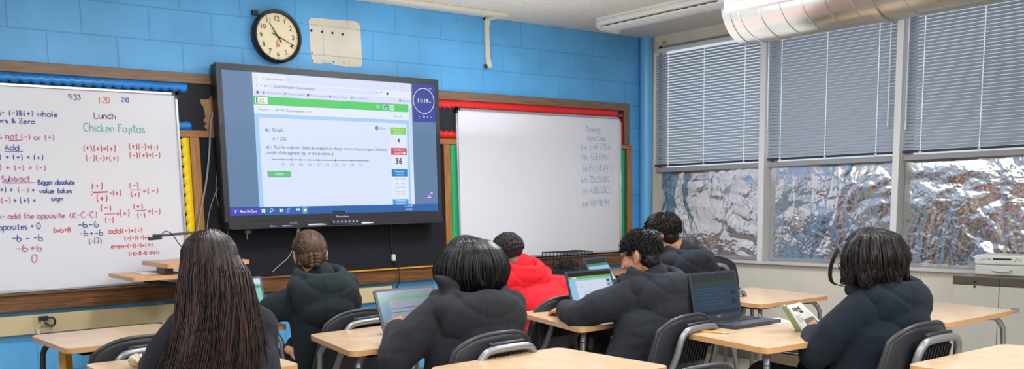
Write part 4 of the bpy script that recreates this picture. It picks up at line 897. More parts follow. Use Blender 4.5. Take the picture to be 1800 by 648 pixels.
lp = {k: emis('lap_'+k, c, s, .15) for k, (c, s) in dict(w=('#d9e6f8',.85), sky=('#9fcdf0',.85), grn=('#7fc04a',.8), dark=('#1c2026',.5), card=('#c9d5ea',.85), red=('#d06a70',.7), dim=('#2c4a63',.55), dim2=('#33414a',.5), bar=('#1a2c44',.6), grn2=('#3d5533',.5), teal=('#4aa0c8',.7), lg=('#b7c6d2',.7), g3=('#3f9a5e',.75), t2=('#7cd0bf',.8), dimt=('#3f6a88',.6), lg3=('#a9bccb',.38), cd3=('#a8bcd8',.40), te3=('#3f9cc8',.42)).items()}
def s5(q, a, b, c, d):
    q(a,b,c,d,lp['sky']); q(a,d-.022,c,d,lp['dark'],2); q(a,d-.036,c,d-.022,lp['grn'],2); q(a+.03,d-.034,a+.06,d-.025,lp['w'],3)
    q(a+.05,b+.0,c-.045,d-.048,lp['w'],2); q(c-.040,d-.062,c-.018,d-.050,lp['grn2'],3); q(c-.038,d-.085,c-.018,d-.073,lp['red'],3); q(a+.075,d-.085,a+.105,d-.083,lp['dim'],3); q(a+.10,b+.03,c-.08,b+.05,lp['teal'],3); q(a+.10,b+.06,c-.10,b+.062,lp['dim'],3)
def s3(q, a, b, c, d):
    q(a,b,c,d,lp['lg3']); q(a,d-.016,c,d,lp['cd3'],2); q(a,d-.045,c,d-.030,lp['g3'],2); q(a,b,a+.055,d-.048,lp['te3'],2); q(a+.055,d-.09,c-.02,d-.086,lp['dim'],3); q(a+.055,d-.11,c-.08,d-.106,lp['dim'],3); q(a+.075,b+.05,a+.11,b+.06,lp['g3'],3)
    q(a+.055,b,c,d-.05,lp['cd3'],1.5)
def s7(q, a, b, c, d):
    q(a,b,c,d,lp['dim']); q(a,d-.04,c,d,lp['dim2'],2); q(a,d-.055,c,d-.04,lp['grn2'],2); q(a,b,c,b+.018,lp['bar'],2)
    for k in range(6): q(a+.03,b+.05+k*.016,c-.10-.02*(k%3),b+.0525+k*.016,lp['dimt'],3)
    q(c-.05,b+.04,c-.02,b+.07,lp['bar'],3); q(c-.05,b+.09,c-.02,b+.11,lp['bar'],3)
def s2(q, a, b, c, d):
    q(a,b,c,d,lp['t2']); q(a,d-.03,c,d,lp['w'],2); q(a,d-.055,c,d-.04,lp['g3'],2); q(a+.02,d-.085,c-.1,d-.065,lp['w'],2)
def s6(q, a, b, c, d):
    q(a,b,c,d,lp['lg']); q(a,d-.04,c,d,lp['dark'],2); q(a,d-.06,c,d-.04,lp['g3'],2); q(a,b+.05,c,d-.06,lp['sky'],2); q(a,b,c,b+.05,lp['card'],2)
laptop('open laptop with bright white page before the outstretched arm', -2.925,-2.36, .0, 108, s5, w=.36, d=.215)
laptop('open laptop with a green banner page and a hand on its keyboard', -4.195,-2.42, .05, 112, s3, w=.36, d=.212)
laptop('open dark laptop with dim screen on the desk of the reading person', -2.915,-3.235, -.02, 102, s7, w=.355, d=.24, logo='DELL')
laptop('open laptop at far left half hidden behind the person in the plain black jacket', -4.585,-1.25, .0, 106, s2, w=.34, d=.22)
laptop('tilted laptop with glare on its screen beside the wire basket', -1.815,-1.33, .26, 122, s6, w=.31, d=.22)

# ================================================================== SMALL THINGS
pn = thing('pencil', 'yellow pencil with pink eraser lying along the left edge of the laptop', 'pencil', (-3.262,-3.43,ZD+.0048), math.radians(98))
obj('barrel', MB().tube([(-.095,0,0),(.07,0,0)], .0042, n=6), mat('pencil_yellow', '#e3a021', .35), pn, smooth=False)
obj('tip', MB().tube([(.07,0,0),(.092,0,0)], [.0042,.0006], n=6), mat('pencil_wood', '#caa06a', .6), pn)
obj('ferrule', MB().tube([(-.105,0,0),(-.092,0,0)], .0046, n=10), M_alu, pn); obj('eraser', MB().tube([(-.120,0,0),(-.105,0,0)], .0044, n=10), mat('eraser_pink', '#d98a86', .7), pn)
sp_ = sheet('paper_sheet', [(-2.86,-3.46),(-2.74,-3.30),(-2.60,-3.36),(-2.72,-3.53)][::-1], ZD+.0008, 'printed worksheet lying right of the open dark laptop')
ik = MB()
for k in range(9): ik.box((random.uniform(-.05,.05), random.uniform(-.05,.05), .0016), (random.uniform(.02,.06),.003,.0004), R=(0,0,.7+random.uniform(-.3,.3)))
obj('printing', ik, M_ink, sp_, smooth=False)
bl = MB().ell((0,0,0), (.030,.030,.024), nu=32, nv=20); me = bl.mesh('paper_ball', mat('paper_crumple', '#cbbfae', .85))
displace(me, lambda p, n: .010*noise.noise(V(p)*55)+.006*abs(noise.noise(V(p)*120)))
me.polygons.foreach_set('use_smooth', [True]*len(me.polygons)); me.set_sharp_from_angle(angle=.5)
tag(link('paper_ball', me, loc=(-5.525,-2.47,ZD+.027)), 'crumpled paper ball on the front left desk', 'paper ball')
# wire basket
wb = thing('wire_basket', 'black wire desk basket holding cables under the right whiteboard', 'basket', (-1.275,-.30,ZD))
fr = MB()
hx, hy, hz = .165, .13, .19
for k in range(9):
    x = -hx+k*2*hx/8; r_ = .004 if k in (0, 8) else .0028
    fr.tube(bez([(x,-hy,.012),(x,-hy,hz-.02),(x,-hy+.02,hz),(x,hy-.02,hz),(x,hy,hz-.02),(x,hy,.012)], 4), r_, n=6)
for z in (.012,.05): fr.tube([(-hx,-hy,z),(hx,-hy,z),(hx,hy,z),(-hx,hy,z),(-hx,-hy,z)], .003, n=6)
fr.tube([(-hx,-hy,hz-.01),(hx,-hy,hz-.01)], .0035, n=6); fr.tube([(-hx,hy,hz-.01),(hx,hy,hz-.01)], .0035, n=6)
for k in range(9): fr.tube([(-hx+k*2*hx/8,-hy,.012),(-hx+k*2*hx/8,hy,.012)], .0022, n=6)
obj('wire_frame', fr, M_plast, wb)
ms = MB()
for k in range(28): ms.tube([(-hx+.01,-hy+.001+k*.0,.02+k*.0055),(hx-.01,-hy+.001,.02+k*.0055)], .0006, n=3)
obj('mesh_panel', ms, M_plast, wb, smooth=False)
cbl = MB()
rr_ = random.Random(11)
for k in range(7):
    cx, cy = rr_.uniform(-.08,.05), rr_.uniform(-.06,.06); pts = []
    for i in range(22): a = i*.75+k; pts.append((cx+(.055+.02*math.sin(i*1.3+k))*math.cos(a), cy+.045*math.sin(a), .03+.09*rr_.random()*(.3+.7*abs(math.sin(a+k)))))
    cbl.tube(bez(pts, 3), .004, n=6)
tag(obj('charger_cables', cbl, M_plast, loc=(-1.255,-.30,ZD+.004)), 'tangled black charger cables inside the wire basket', 'cables')
tag(obj('power_adapter', MB().box((0,0,.022),(.09,.045,.04),R=(0,0,.2)), mat('adapter_grey','#5a5b60',.4), loc=(-1.21,-.35,ZD+.016), bevel=.006), 'grey power adapter block inside the wire basket', 'adapter')
# backpack under the desk of the reaching person
bg = MB().ell((0,0,.17), (.17,.12,.17)).ell((.02,-.09,.12), (.13,.06,.10)).ell((-.08,.0,.30), (.06,.06,.05))
me = remesh(bg, .012, 4); displace(me, lambda p, n: .012*noise.noise(V(p)*14)); me.materials.append(mat('bag_black', '#1a1b20', .55, bump=.3, bscale=60))
bp_ = link('backpack', me, loc=(-2.98,-2.47,.42)); tag(bp_, 'black backpack with pale papers under the desk of the reaching person', 'backpack')
obj('strap', MB().tube(bez([(-.15,-.06,.22),(-.19,-.10,.12),(-.16,-.12,.02)], 6), .012, n=8, flat=.4), M_grey, bp_)
obj('papers', MB().box((.0,-.06,.315),(.10,.05,.03),R=(.3,.3,.2)).box((-.05,-.10,.20),(.03,.02,.05),R=(.2,.5,.2)), M_paper, bp_)
# ================================================================== PEOPLE
SK = {}
def skin_mat(c): 
    if c not in SK:
        SK[c] = mat('skin_'+c[1:], c, .5, nvar=.06, nscale=30); b = SK[c].node_tree.nodes['Principled BSDF']
        b.inputs['Subsurface Weight'].default_value = .15; b.inputs['Subsurface Radius'].default_value = (.01,.004,.002)
    return SK[c]
def cloth_mat(name, c): return mat(name, c, .92, spec=.2, nvar=.10, nscale=25, bump=.35, bscale=420, sheen=.03)
def hair_mat(name, c, var=.35, rough=.42, spec=.22):
    return mat(name, c, rough, nvar=var, nscale=30, stretch=(1.5,1.5,.25), spec=spec)
def head_prims(mb, c, R):
    def P(x, y, z): return V(c) + R @ V((x, y, z))
    e = lambda p, r: mb.ell(P(*p), r, R=R)
    e((0,-.012,.030), (.077,.097,.092)); e((0,.030,-.035), (.062,.068,.088)); e((0,.064,-.098), (.028,.026,.024))
    e((0,.020,-.075), (.050,.055,.040)); e((0,.082,.028), (.052,.016,.012)); e((-.035,.070,-.030), (.022,.018,.020)); e((.035,.070,-.030), (.022,.018,.020))
    mb.chain([P(0,.094,.008), P(0,.107,-.018), P(0,.113,-.034)], [.008,.010,.012]); e((-.011,.100,-.036), (.009,.010,.007)); e((.011,.100,-.036), (.009,.010,.007))
    e((0,.092,-.062), (.022,.010,.006)); e((0,.090,-.072), (.019,.010,.007))
    for s in (-1, 1):
        e((s*.077,-.008,-.008), (.007,.020,.031)); e((s*.083,-.016,-.004), (.006,.014,.026)); e((s*.080,-.002,-.034), (.006,.009,.010))
def hand_prims(mb, w, d, up, curl=.5, side=1, spread=1., s=1.):
    # w wrist, d pointing direction, up = back-of-hand normal; side=+1 thumb on d x up side
    w, d = V(w), V(d).normalized(); up = (V(up)-d*V(up).dot(d)).normalized(); t = d.cross(up)*side
    Rm = Matrix((t, d, up)).transposed()
    mb.ell(w+d*.045*s, (.040*s,.052*s,.015*s), R=Rm); mb.ell(w+d*.012*s, (.027*s,.03*s,.017*s), R=Rm)
    for k, (off, L) in enumerate(((.029,.070),(.010,.080),(-.010,.074),(-.029,.058))):
        p = w+d*(.082-abs(off)*.15)*s+t*off*s; a = 0; pts = [p]
        dd = (d+t*off*2.2*spread).normalized()
        for j, f in enumerate((.45,.32,.25)):
            a += curl*(.55,.8,.6)[j]; q = dd*math.cos(a)-up*math.sin(a); pts.append(pts[-1]+q*L*f*s)
        mb.chain(pts, [.0092*s,.0088*s,.0080*s,.0066*s])
    p = w+d*.022*s+t*.028*s; q = (d*.65+t*.75-up*.25*curl).normalized(); p2 = p+q*.040*s; q2 = (d*.95+t*.25-up*.45*curl).normalized()
    mb.chain([p, p2, p2+q2*.032*s], [.0125*s,.0105*s,.0080*s])
def fold(p, n, amp, seed, sc=1.):
    q = V((p[0]+seed, p[1]-seed*.7, p[2]))
    w = V((noise.noise(q*4), noise.noise(q*4+V((5,5,5))), noise.noise(q*4+V((9,2,7)))))*.10
    a = (q+w)
    r = noise.noise(V((a.x*8*sc, a.y*8*sc, a.z*12*sc)))
    r2 = 1-abs(noise.noise(V(((a.x+a.z*.6)*11*sc+7, a.y*11*sc, (a.z-a.x*.5)*17*sc))))*2.4
    return amp*(.55*r+.35*r2) + .0006*noise.noise(q*60)
PART_MATS = {}
def person(label, base, J, hoodie, skin='#b07a58', pants='#20222b', folds=.007, seed=1., hood=True, hoodtip=None, vox_b=.0055, hood_s=1., jacket=False, dark_lower=None, hoodname='hoodie', bulk=1.):
    bx_, by_ = base
    t = thing('person', label, 'person', (bx_, by_, 0), 0, 'people seated at the desks')
    def l(p): return V((p[0]-bx_, p[1]-by_, p[2]))
    N, HC = l(J['neck']), l(J['head']); R = Euler(J.get('hrot', (0,0,0))).to_matrix()
    shL, shR = l(J['shL']), l(J['shR']); hip = l(J.get('hip', (bx_, by_, .53))); ch = (shL+shR)/2
    hL, hR = hip+V((-.09,.02,-.02)), hip+V((.09,.02,-.02))
    kL, kR = l(J.get('kneeL', (bx_-.13, by_+.42, .53))), l(J.get('kneeR', (bx_+.13, by_+.42, .53)))
    aL, aR = V((kL.x, kL.y-.04, .09)), V((kR.x, kR.y-.04, .09))
    elL, elR, wL, wR = l(J['elL']), l(J['elR']), l(J['wL']), l(J['wR'])
    sk = skin_mat(skin)
    # ---- body: one continuous skin surface (head, neck, torso core, arms, hands, legs)
    b = MB(); head_prims(b, HC, R)
    nb = HC + R @ V((0,-.025,-.06))
    b.chain([nb, N.lerp(nb, .45), N+V((0,.0,-.03))], [.052,.054,.062])
    mid = hip.lerp(ch, .5)
    b.chain([N+V((0,0,-.05)), ch.lerp(mid,.3), mid, hip], [.07,.10,.10,.11])
    for s_, e_, w_ in ((shL, elL, wL), (shR, elR, wR)):
        b.chain([ch.lerp(s_, .4), s_, e_, w_], [.06,.05,.038,.026])
    for k_ in ('L', 'R'):
        hd = J.get('hand'+k_)
        w_ = wL if k_ == 'L' else wR; e_ = elL if k_ == 'L' else elR
        d = V(hd[0]) if hd else (w_-e_).normalized()
        up = V(hd[1]) if hd else V((0,0,1)); cu = hd[2] if hd else .5
        sd = hd[3] if hd and len(hd) > 3 else (1 if k_ == 'L' else -1)
        hand_prims(b, w_, d, up, cu, sd)
    for h_, k_, a_ in ((hL, kL, aL), (hR, kR, aR)):
        b.chain([h_, k_], [.075,.052]); b.chain([k_, a_], [.050,.036]); b.cap(a_, .036, a_+V((0,.12,-.05)), .03)
    me = remesh(b, vox_b, 2, .4); me.materials.append(sk); link('body', me, t)
    eyes = MB(); 
    for s in (-1, 1):
        p = HC + R @ V((s*.029,.0700,.004)); eyes.ell(p, .0105, mat_eye); eyes.ell(p+R @ V((0,.0080,0)), (.0056,.0033,.0056), mat_iris)
    obj('eyes', eyes, None, t)
    # ---- trousers and shoes
    pm = cloth_mat('trousers_'+str(seed), pants); p = MB()
    p.ell(hip+V((0,-.01,0)), (.175*bulk,.145,.12))
    for h_, k_, a_ in ((hL, kL, aL), (hR, kR, aR)): p.chain([h_, k_], [.098,.074]); p.chain([k_, a_+V((0,0,.02))], [.072,.055])
    me = remesh(p, .010, 4); displace(me, lambda q, n: fold(q, n, .004, seed+3)); me.materials.append(pm); link('trousers', me, t)
    for a_ in (aL, aR):
        s_ = MB().ell(a_+V((0,.06,-.048)), (.045,.13,.042)).ell(a_+V((0,-.01,-.02)), (.042,.055,.05))
        me = remesh(s_, .010, 3); me.materials.append(M_plast); link('shoe', me, t)
    # ---- hoodie / jacket
    cm = hoodie; g = MB(); B_ = bulk
    ax = (shR-shL); half = ax.length/2
    yaw = math.atan2(ax.y, ax.x)
    tl = math.atan2(ch.y-hip.y, ch.z-hip.z)   # forward lean
    rings = []
    for f, rx, ry in ((-.06,.195,.150),(.08,.200,.158),(.25,.196,.152),(.45,.192,.146),(.62,.194,.142),(.78,.194,.136),(.92,.178,.118),(1.03,.145,.098),(1.10,.10,.080)):
        c = hip.lerp(ch, f) + V((0, -.055*math.sin(min(1,max(0,f))*PI), 0))
        rings.append((c, rx*B_*(.6+.4*half/.175), ry*B_, -tl*.7))
    g.loft(rings)
    g.chain([N+V((0,0,.0)), N+V((0,0,-.07))], [.075,.10])
    for s_, e_, w_ in ((shL, elL, wL), (shR, elR, wR)):
        we = e_.lerp(w_, .94); si = ch.lerp(s_, .8)+V((0,0,-.015))
        g.chain([si, s_.lerp(e_, .5), e_], [.090*B_,.078*B_,.066*B_]); g.chain([e_, e_.lerp(w_, .5), e_.lerp(w_, .80)], [.067*B_,.062*B_,.054*B_]); g.cap(e_.lerp(w_, .80), .052, we, .041)
    me = remesh(g, .0085, 5, .5)
    displace(me, lambda q, n: fold(q, n, folds, seed))
    me.materials.append(cm); ho = link(hoodname, me, t)
    if hood:
        hd = MB(); Rz = Matrix.Rotation(yaw, 3, 'Z'); Rt = Rz @ Matrix.Rotation(J.get('hoodtilt', .35), 3, 'X'); S = hood_s
        # collar roll around the neck, blending into one draped bag on the upper back
        ring = []
        for k in range(25):
            a = 2*PI*k/24; ring.append(N + Rt @ V((.096*S*math.cos(a), .088*S*math.sin(a)-.010, .016+.026*math.sin(-a))))
        for k in range(24): hd.cap(ring[k], .025, ring[k+1], .025)
        hd.ell(N + Rt @ V((0,-.098*S,-.052*S)), (.150*S,.062*S,.105*S), R=Rt @ Matrix.Rotation(-.12, 3, 'X'))
        hd.ell(N + Rt @ V((0,-.132*S,-.100*S)), (.118*S,.058*S,.080*S), R=Rt)
        for sx in (-1, 1): hd.cap(N + Rt @ V((sx*.115*S,-.06*S,-.02*S)), .045*S, N + Rt @ V((sx*.07*S,.075*S,-.055*S)), .028*S)
        if hoodtip:
            for tp in hoodtip: hd.chain([N + Rt @ V(tp[0]), N + Rt @ V(tp[1]), N + Rt @ V(tp[2])], tp[3])
        me = remesh(hd, .0075, 9, .5)
        Rti = Rt.transposed()
        def seam(q, n):
            v = Rti @ (V(q)-N); s_ = 0
            for sx in (-.035*S, .035*S): s_ -= .0030*math.exp(-((v.x-sx)/.005)**2)*(1 if v.y < -.04 else 0)
            s_ -= .0045*math.exp(-((v.z+.010-2.6*v.x*v.x)/.011)**2)*(1 if v.y < -.05 else 0)   # fold between collar and bag
            return s_ + fold(q, n, folds*.8, seed+9, .8)
        displace(me, seam); me.materials.append(cm); ho2 = link('hood', me, ho)
    return t, l, R, HC, N
mat_eye = mat('eye_white', '#c9c1b8', .3); mat_iris = mat('iris_dark', '#20140e', .15)

# ---- hair helpers (world-local coordinates of the person's empty)
def strand_mesh(paths, r, m, n=3):
    mb = MB(); ms = m if isinstance(m, list) else [m]; rs_ = random.Random(77)
    for P in paths:
        k = len(P); m = ms[rs_.choice((0,0,1,1,2)) % len(ms)]; mb.tube(P, [r*(1-.75*(i/(k-1))**3)*(.55+.45*min(1, i/2)) for i in range(k)], m, n=n, caps=False)
    return mb
def shell_hair(name, prims, m, parent, vox=.008, noise_amp=.004, nsc=(40,40,8), it=2):
    mb = MB()
    for c, r, R in prims: mb.ell(c, r, R=R)
    me = remesh(mb, vox, it); displace(me, lambda p, n: noise_amp*noise.noise(V((p[0]*nsc[0], p[1]*nsc[1], p[2]*nsc[2]))))
    me.materials.append(m); return link(name, me, parent)
def dome(HC, R, rad, th, phi, grow=1.):
    # point on the scalp: th azimuth (0 = right, 90deg = front), phi polar from crown
    return HC + R @ V((rad[0]*math.sin(phi)*math.cos(th)*grow, rad[1]*math.sin(phi)*math.sin(th)*grow-.012, rad[2]*math.cos(phi)*grow+.028))

# ------------------------------------------------------------------ 1. long straight hair, dark jacket, front left
J = dict(neck=(-5.41,-3.03,1.04), head=(-5.415,-2.985,1.178), hrot=(-.12,0,.05), shL=(-5.545,-3.02,.965), shR=(-5.25,-3.02,.965),
         elL=(-5.58,-2.86,.79), elR=(-5.225,-2.88,.77), wL=(-5.52,-2.64,.81), wR=(-5.28,-2.62,.81))
M_jk = cloth_mat('jacket_black', '#24262d')
t, l, R, HC, N = person('person in a plain black jacket seated at front left with back to the camera', (-5.41,-3.02), J, M_jk, skin='#c09070', hood=False, seed=1.3, hoodname='jacket', folds=.005)
hm1 = hair_mat('hair_darkbrown', '#2b1b16', .6, .38, .3); rnd = random.Random(21)
RAD = (.090,.108,.100)
prims = [(HC+V((0,-.022,.026)), (.088,.100,.094), None), (HC+V((0,-.07,-.10)), (.088,.055,.16), None), (HC+V((-.02,-.125,-.30)), (.120,.048,.24), None), (HC+V((-.055,-.155,-.46)), (.155,.045,.24), None), (HC+V((-.095,-.165,-.66)), (.165,.042,.20), None)]
shell_hair('hair_mass', prims, hm1, t, .010, .006, (60,60,5))
def long_paths(n, layer):
    out = []
    for i in range(n):
        th = rnd.uniform(-195, 15); th = math.radians(th)   # mostly back and sides
        g = 1.0+layer*rnd.uniform(.0,.07); P = []
        # start on the part line near the crown
        st = rnd.uniform(-.06,.05)
        p0 = HC + R @ V((.006*math.copysign(1, math.cos(th)), st, .127))
        P.append(p0)
        for ph in (30,50,70,90): P.append(dome(HC, R, RAD, th, math.radians(ph), g).lerp(p0, .0 if ph > 40 else .25))
        L = rnd.uniform(.52,.78) ; x0 = P[-1]; ang = rnd.uniform(0, 6.28); wv = rnd.uniform(.002,.010)
        c, s = math.cos(th), math.sin(th); m_ = 10
        for j in range(1, m_+1):
            f = j/m_; z = x0.z-L*f
            wx = .092+.112*f**.9; yb = -.02-.165*min(1, f*1.5) 
            x = HC.x + c*wx*g*(1.0) - .13*f*f + wv*math.sin(ang+f*7); y = HC.y-.012 + (s*(.108-.065*min(1,f*1.5)) if s < 0 else s*.06) + yb*(.9 if s < .2 else .5) + wv*math.cos(ang*2+f*5)
            P.append(V((x, y, z)))
        out.append(P)
    return out
obj('long_hair', strand_mesh(long_paths(1700, 1.), .0026, [hm1, hair_mat('hair_deep', '#1a100e', .5, .4, .3), hair_mat('hair_chestnut', '#3d261e', .5, .36, .35)]), None, t, ang=180)

# ------------------------------------------------------------------ 2. braided brown hair, dark green hoodie, leaning left
J = dict(neck=(-4.37,-1.80,1.03), head=(-4.39,-1.745,1.135), hrot=(-.30,-.06,-.42), shL=(-4.515,-1.73,.905), shR=(-4.175,-1.77,.885), hip=(-4.305,-1.69,.54),
         elL=(-4.60,-1.58,.815), elR=(-4.15,-1.62,.735), wL=(-4.60,-1.36,.815), wR=(-4.40,-1.60,.655), handR=((-.62,-.72,-.05),(-.75,.55,.1),.9,1),
         kneeL=(-4.52,-1.50,.56), kneeR=(-4.12,-1.46,.55), hoodtilt=.45)
J['wR'] = (-4.52,-1.71,.645); J['elR'] = (-4.20,-1.50,.70); J['handR'] = ((.62,-.78,-.05),(-.75,-.62,.1),.45,1)
M_h2 = cloth_mat('hoodie_greenblack', '#1f282c')
t, l, R, HC, N = person('person in dark green hoodie leaning left over desk with one hand at the waist', (-4.30,-1.87), J, M_h2, skin='#d3a184', pants='#3c4d6b', seed=2.7, hood_s=1.22, bulk=1.0)
hm2 = hair_mat('hair_brown', '#4a3628', .45, .5, .3); rnd = random.Random(5)
shell_hair('hair_mass', [(HC+R @ V((0,-.018,.030)), (.083,.098,.092), R), (HC+R @ V((0,-.058,-.030)), (.066,.054,.065), R)], hm2, t, .006, .003, (70,70,70))
paths = []
knot = HC + R @ V((.010,-.112,-.050))
for i in range(620):
    th = math.radians(rnd.uniform(-200, 20) if i % 4 else rnd.uniform(0, 180)); ph0 = rnd.uniform(.05, 1.25); P = []
    p0 = dome(HC, R, (.086,.102,.097), th, ph0, 1.0)
    if (R.transposed() @ (p0-HC)).y > .075: continue
    for j in range(9):
        f = j/8; q = p0.lerp(knot, f); c0 = HC + R @ V((0,-.014,.022)); d = (q-c0); loc = R.transposed() @ d
        k = 1/max(1e-4, math.sqrt((loc.x/.089)**2+(loc.y/.106)**2+(loc.z/.101)**2))
        P.append(c0+d*k*(1+.012*rnd.uniform(-1,1)) if f < .93 else knot+V((rnd.uniform(-.01,.01),-.005,rnd.uniform(-.01,.01))))
    paths.append(P)
obj('pulled_back_hair', strand_mesh(paths, .0020, [hm2, hair_mat('hair_brown_deep', '#3a291e', .4, .45, .3), hair_mat('hair_brown_light', '#6a5140', .4, .42, .35)]), None, t, ang=180)
br = MB()
for k in range(4):
    for s in (-1, 1): br.ell(knot+R @ V((s*.013+.004*math.sin(k), -.004+.004*k, .014-.016*k)), (.018,.014,.014), R=(0,s*.6,0), nu=14, nv=10)
obj('braid', br, hm2, t, ang=180)

# ------------------------------------------------------------------ 3. black bob, black hoodie, typing
J = dict(neck=(-4.245,-2.955,1.0), head=(-4.235,-2.89,1.115), hrot=(-.22,0,.10), shL=(-4.430,-2.92,.915), shR=(-4.075,-2.95,.900), hip=(-4.27,-2.91,.53),
         elL=(-4.595,-2.87,.735), elR=(-4.03,-2.74,.74), wL=(-4.465,-2.70,.852), wR=(-4.14,-2.62,.805), handL=((.30,.92,.22),(-.45,-.2,.87),.75), hoodtilt=.42)
M_h3 = cloth_mat('hoodie_charcoal', '#2b2b30')
t, l, R, HC, N = person('person in charcoal hoodie with large hood typing on a laptop in the middle', (-4.255,-2.96), J, M_h3, skin='#a8714f', seed=4.1, hood_s=1.42, bulk=1.14, folds=.006, hoodtip=[((-.11,.0,.04),(-.15,.01,.055),(-.185,.02,.075),[.045,.028,.012])])
hm3 = hair_mat('hair_black', '#121113', .5, .36, .3); rnd = random.Random(9)
HB = HC+V((.015,-.03,-.01))
shell_hair('hair_mass', [(HB+V((0,.0,.015)), (.125,.125,.115), None), (HB+V((0,-.015,-.05)), (.145,.125,.085), None), (HB+V((.10,-.03,-.13)), (.045,.05,.085), None)], hm3, t, .009, .007, (40,40,6))
paths = []
for i in range(1300):
    th = math.radians(rnd.uniform(-205, 25)); g = rnd.uniform(.95, 1.06); p0 = dome(HC, R, (.088,.106,.100), rnd.uniform(0,6.28), rnd.uniform(0,.75)); P = [p0]
    for ph in (35,55,75,92,106,118):
        f = math.radians(ph); rr = (.136+.034*min(1,ph/100), .132+.014*min(1,ph/100))
        P.append(HB + V((rr[0]*g*math.sin(f)*math.cos(th), rr[1]*g*math.sin(f)*math.sin(th), .130*math.cos(f)*g+.0)))
    q = P[-1]; dn = rnd.uniform(.02,.06) + (.07 if math.cos(th) > .55 else 0)
    inw = .16
    for j in range(1, 4): P.append(V((q.x-(q.x-HB.x)*inw*j/3*rnd.uniform(.4,1.1), q.y-(q.y-HB.y)*inw*j/3, q.z-dn*j/3)))
    out_ = []
    a = rnd.uniform(0, 6.28)
    for j, p in enumerate(P): out_.append(p+V((math.cos(a+j), math.sin(a+j), 0))*.0025*j/4)
    paths.append(out_)
obj('bob_hair', strand_mesh(paths, .0030, [hm3, hair_mat('hair_black_deep', '#0b0a0c', .4, .4, .25), hair_mat('hair_black_sheen', '#26242a', .4, .33, .4)]), None, t, ang=180)  # palest strand tone paints the sheen into the black hair

# ------------------------------------------------------------------ 4. red hoodie, short curls
J = dict(neck=(-3.015,-1.80,1.0), head=(-3.07,-1.74,1.075), hrot=(-.32,-.08,.18), shL=(-3.14,-1.82,.88), shR=(-2.755,-1.88,.855), hip=(-2.92,-1.93,.52),
         elL=(-3.25,-1.62,.80), elR=(-2.68,-1.66,.76), wL=(-3.14,-1.40,.805), wR=(-2.84,-1.42,.805), hoodtilt=.55)
M_h4 = cloth_mat('hoodie_red', '#e3202b')
t, l, R, HC, N = person('person in bright red hoodie leaning forward by the whiteboard', (-2.93,-1.93), J, M_h4, skin='#7a4f3a', seed=6.2, hood_s=1.15, folds=.006, bulk=1.02)
hm4 = mat('hair_curly', '#17130f', .75, nvar=.5, nscale=90)
mb = MB(); rnd = random.Random(4)
for i in range(620):
    th = rnd.uniform(0, 2*PI); ph = math.acos(rnd.uniform(-.25, 1)); p = dome(HC, R, (.081,.099,.090), th, ph)
    lo = R.transposed() @ (p-HC)
    if lo.y > .06 and lo.z < .07: continue
    if lo.z < -.02 and abs(lo.x) > .05 and lo.y > -.03: continue
    mb.ell(p, rnd.uniform(.008,.0125), nu=8, nv=6)
mb.ell(HC+R @ V((0,-.014,.032)), (.083,.100,.093), R=R)
obj('curly_hair', mb, hm4, t, ang=180)

# ------------------------------------------------------------------ 5. reaching across the desk, dark hoodie
J = dict(neck=(-3.165,-3.015,1.01), head=(-3.20,-2.965,1.108), hrot=(-.28,.03,.30), shL=(-3.365,-3.00,.915), shR=(-2.955,-3.02,.905), hip=(-3.25,-2.98,.53),
         elL=(-3.475,-2.80,.815), elR=(-2.85,-2.80,.80), wL=(-3.305,-2.50,.812), wR=(-2.98,-2.52,.805), handL=((.12,.97,-.15),(-.25,.15,.95),.75), hoodtilt=.42)
M_h5 = cloth_mat('hoodie_navyblack', '#2a2c33')
t, l, R, HC, N = person('person in dark hoodie stretching an arm along the desk beside a bright laptop', (-3.13,-3.06), J, M_h5, skin='#b98263', seed=8.4, hood_s=1.28, bulk=1.06, folds=.007)
hm5 = hair_mat('hair_black_short', '#141115', .5, .45, .3)
def short_hair(t, HC, R, m, n, rad, seed, lmax, crown=(.01,-.05,.12), front=.075, low=-.055):
    rnd = random.Random(seed); paths = []
    shell_hair('hair_mass', [(HC+R @ V((0,-.016,.034)), (rad[0]*.985,rad[1]*.985,rad[2]*.97), R), (HC+R @ V((0,-.042,-.030)), (rad[0]*.80,.054,.062), R)], m, t, .006, .004, (60,60,60))
    C0 = HC + R @ V(crown)
    for i in range(n):
        th = rnd.uniform(0, 2*PI); ph = math.acos(rnd.uniform(-.42, 1)); p = dome(HC, R, rad, th, ph); lo = R.transposed() @ (p-HC)
        if lo.z < .045 and lo.y > .025: continue
        if lo.z < low: continue
        if lo.z < .005 and abs(lo.x) > .055 and lo.y > -.035: continue
        top = max(0, min(1, (lo.z-.02)/.08)); L = lmax*(.35+.65*top)*rnd.uniform(.7,1.2)
        nrm = (p-(HC+R @ V((0,-.012,.02)))).normalized(); flow = (p-C0); flow -= nrm*flow.dot(nrm); flow = flow.normalized() if flow.length > 1e-4 else V((0,1,0))
        flow = (flow + V((rnd.uniform(-.3,.3), rnd.uniform(-.3,.3), rnd.uniform(-.3,.1)))).normalized()
        P = [p-nrm*.004]
        for j in range(1, 5): f = j/4; P.append(p + nrm*L*(.28*math.sin(f*2.2)) + flow*L*f*.9)
        paths.append(P)
    obj('short_hair', strand_mesh(paths, .0030, m), None, t, ang=180)
short_hair(t, HC, R, hm5, 1500, (.082,.101,.093), 31, .042, low=-.09)

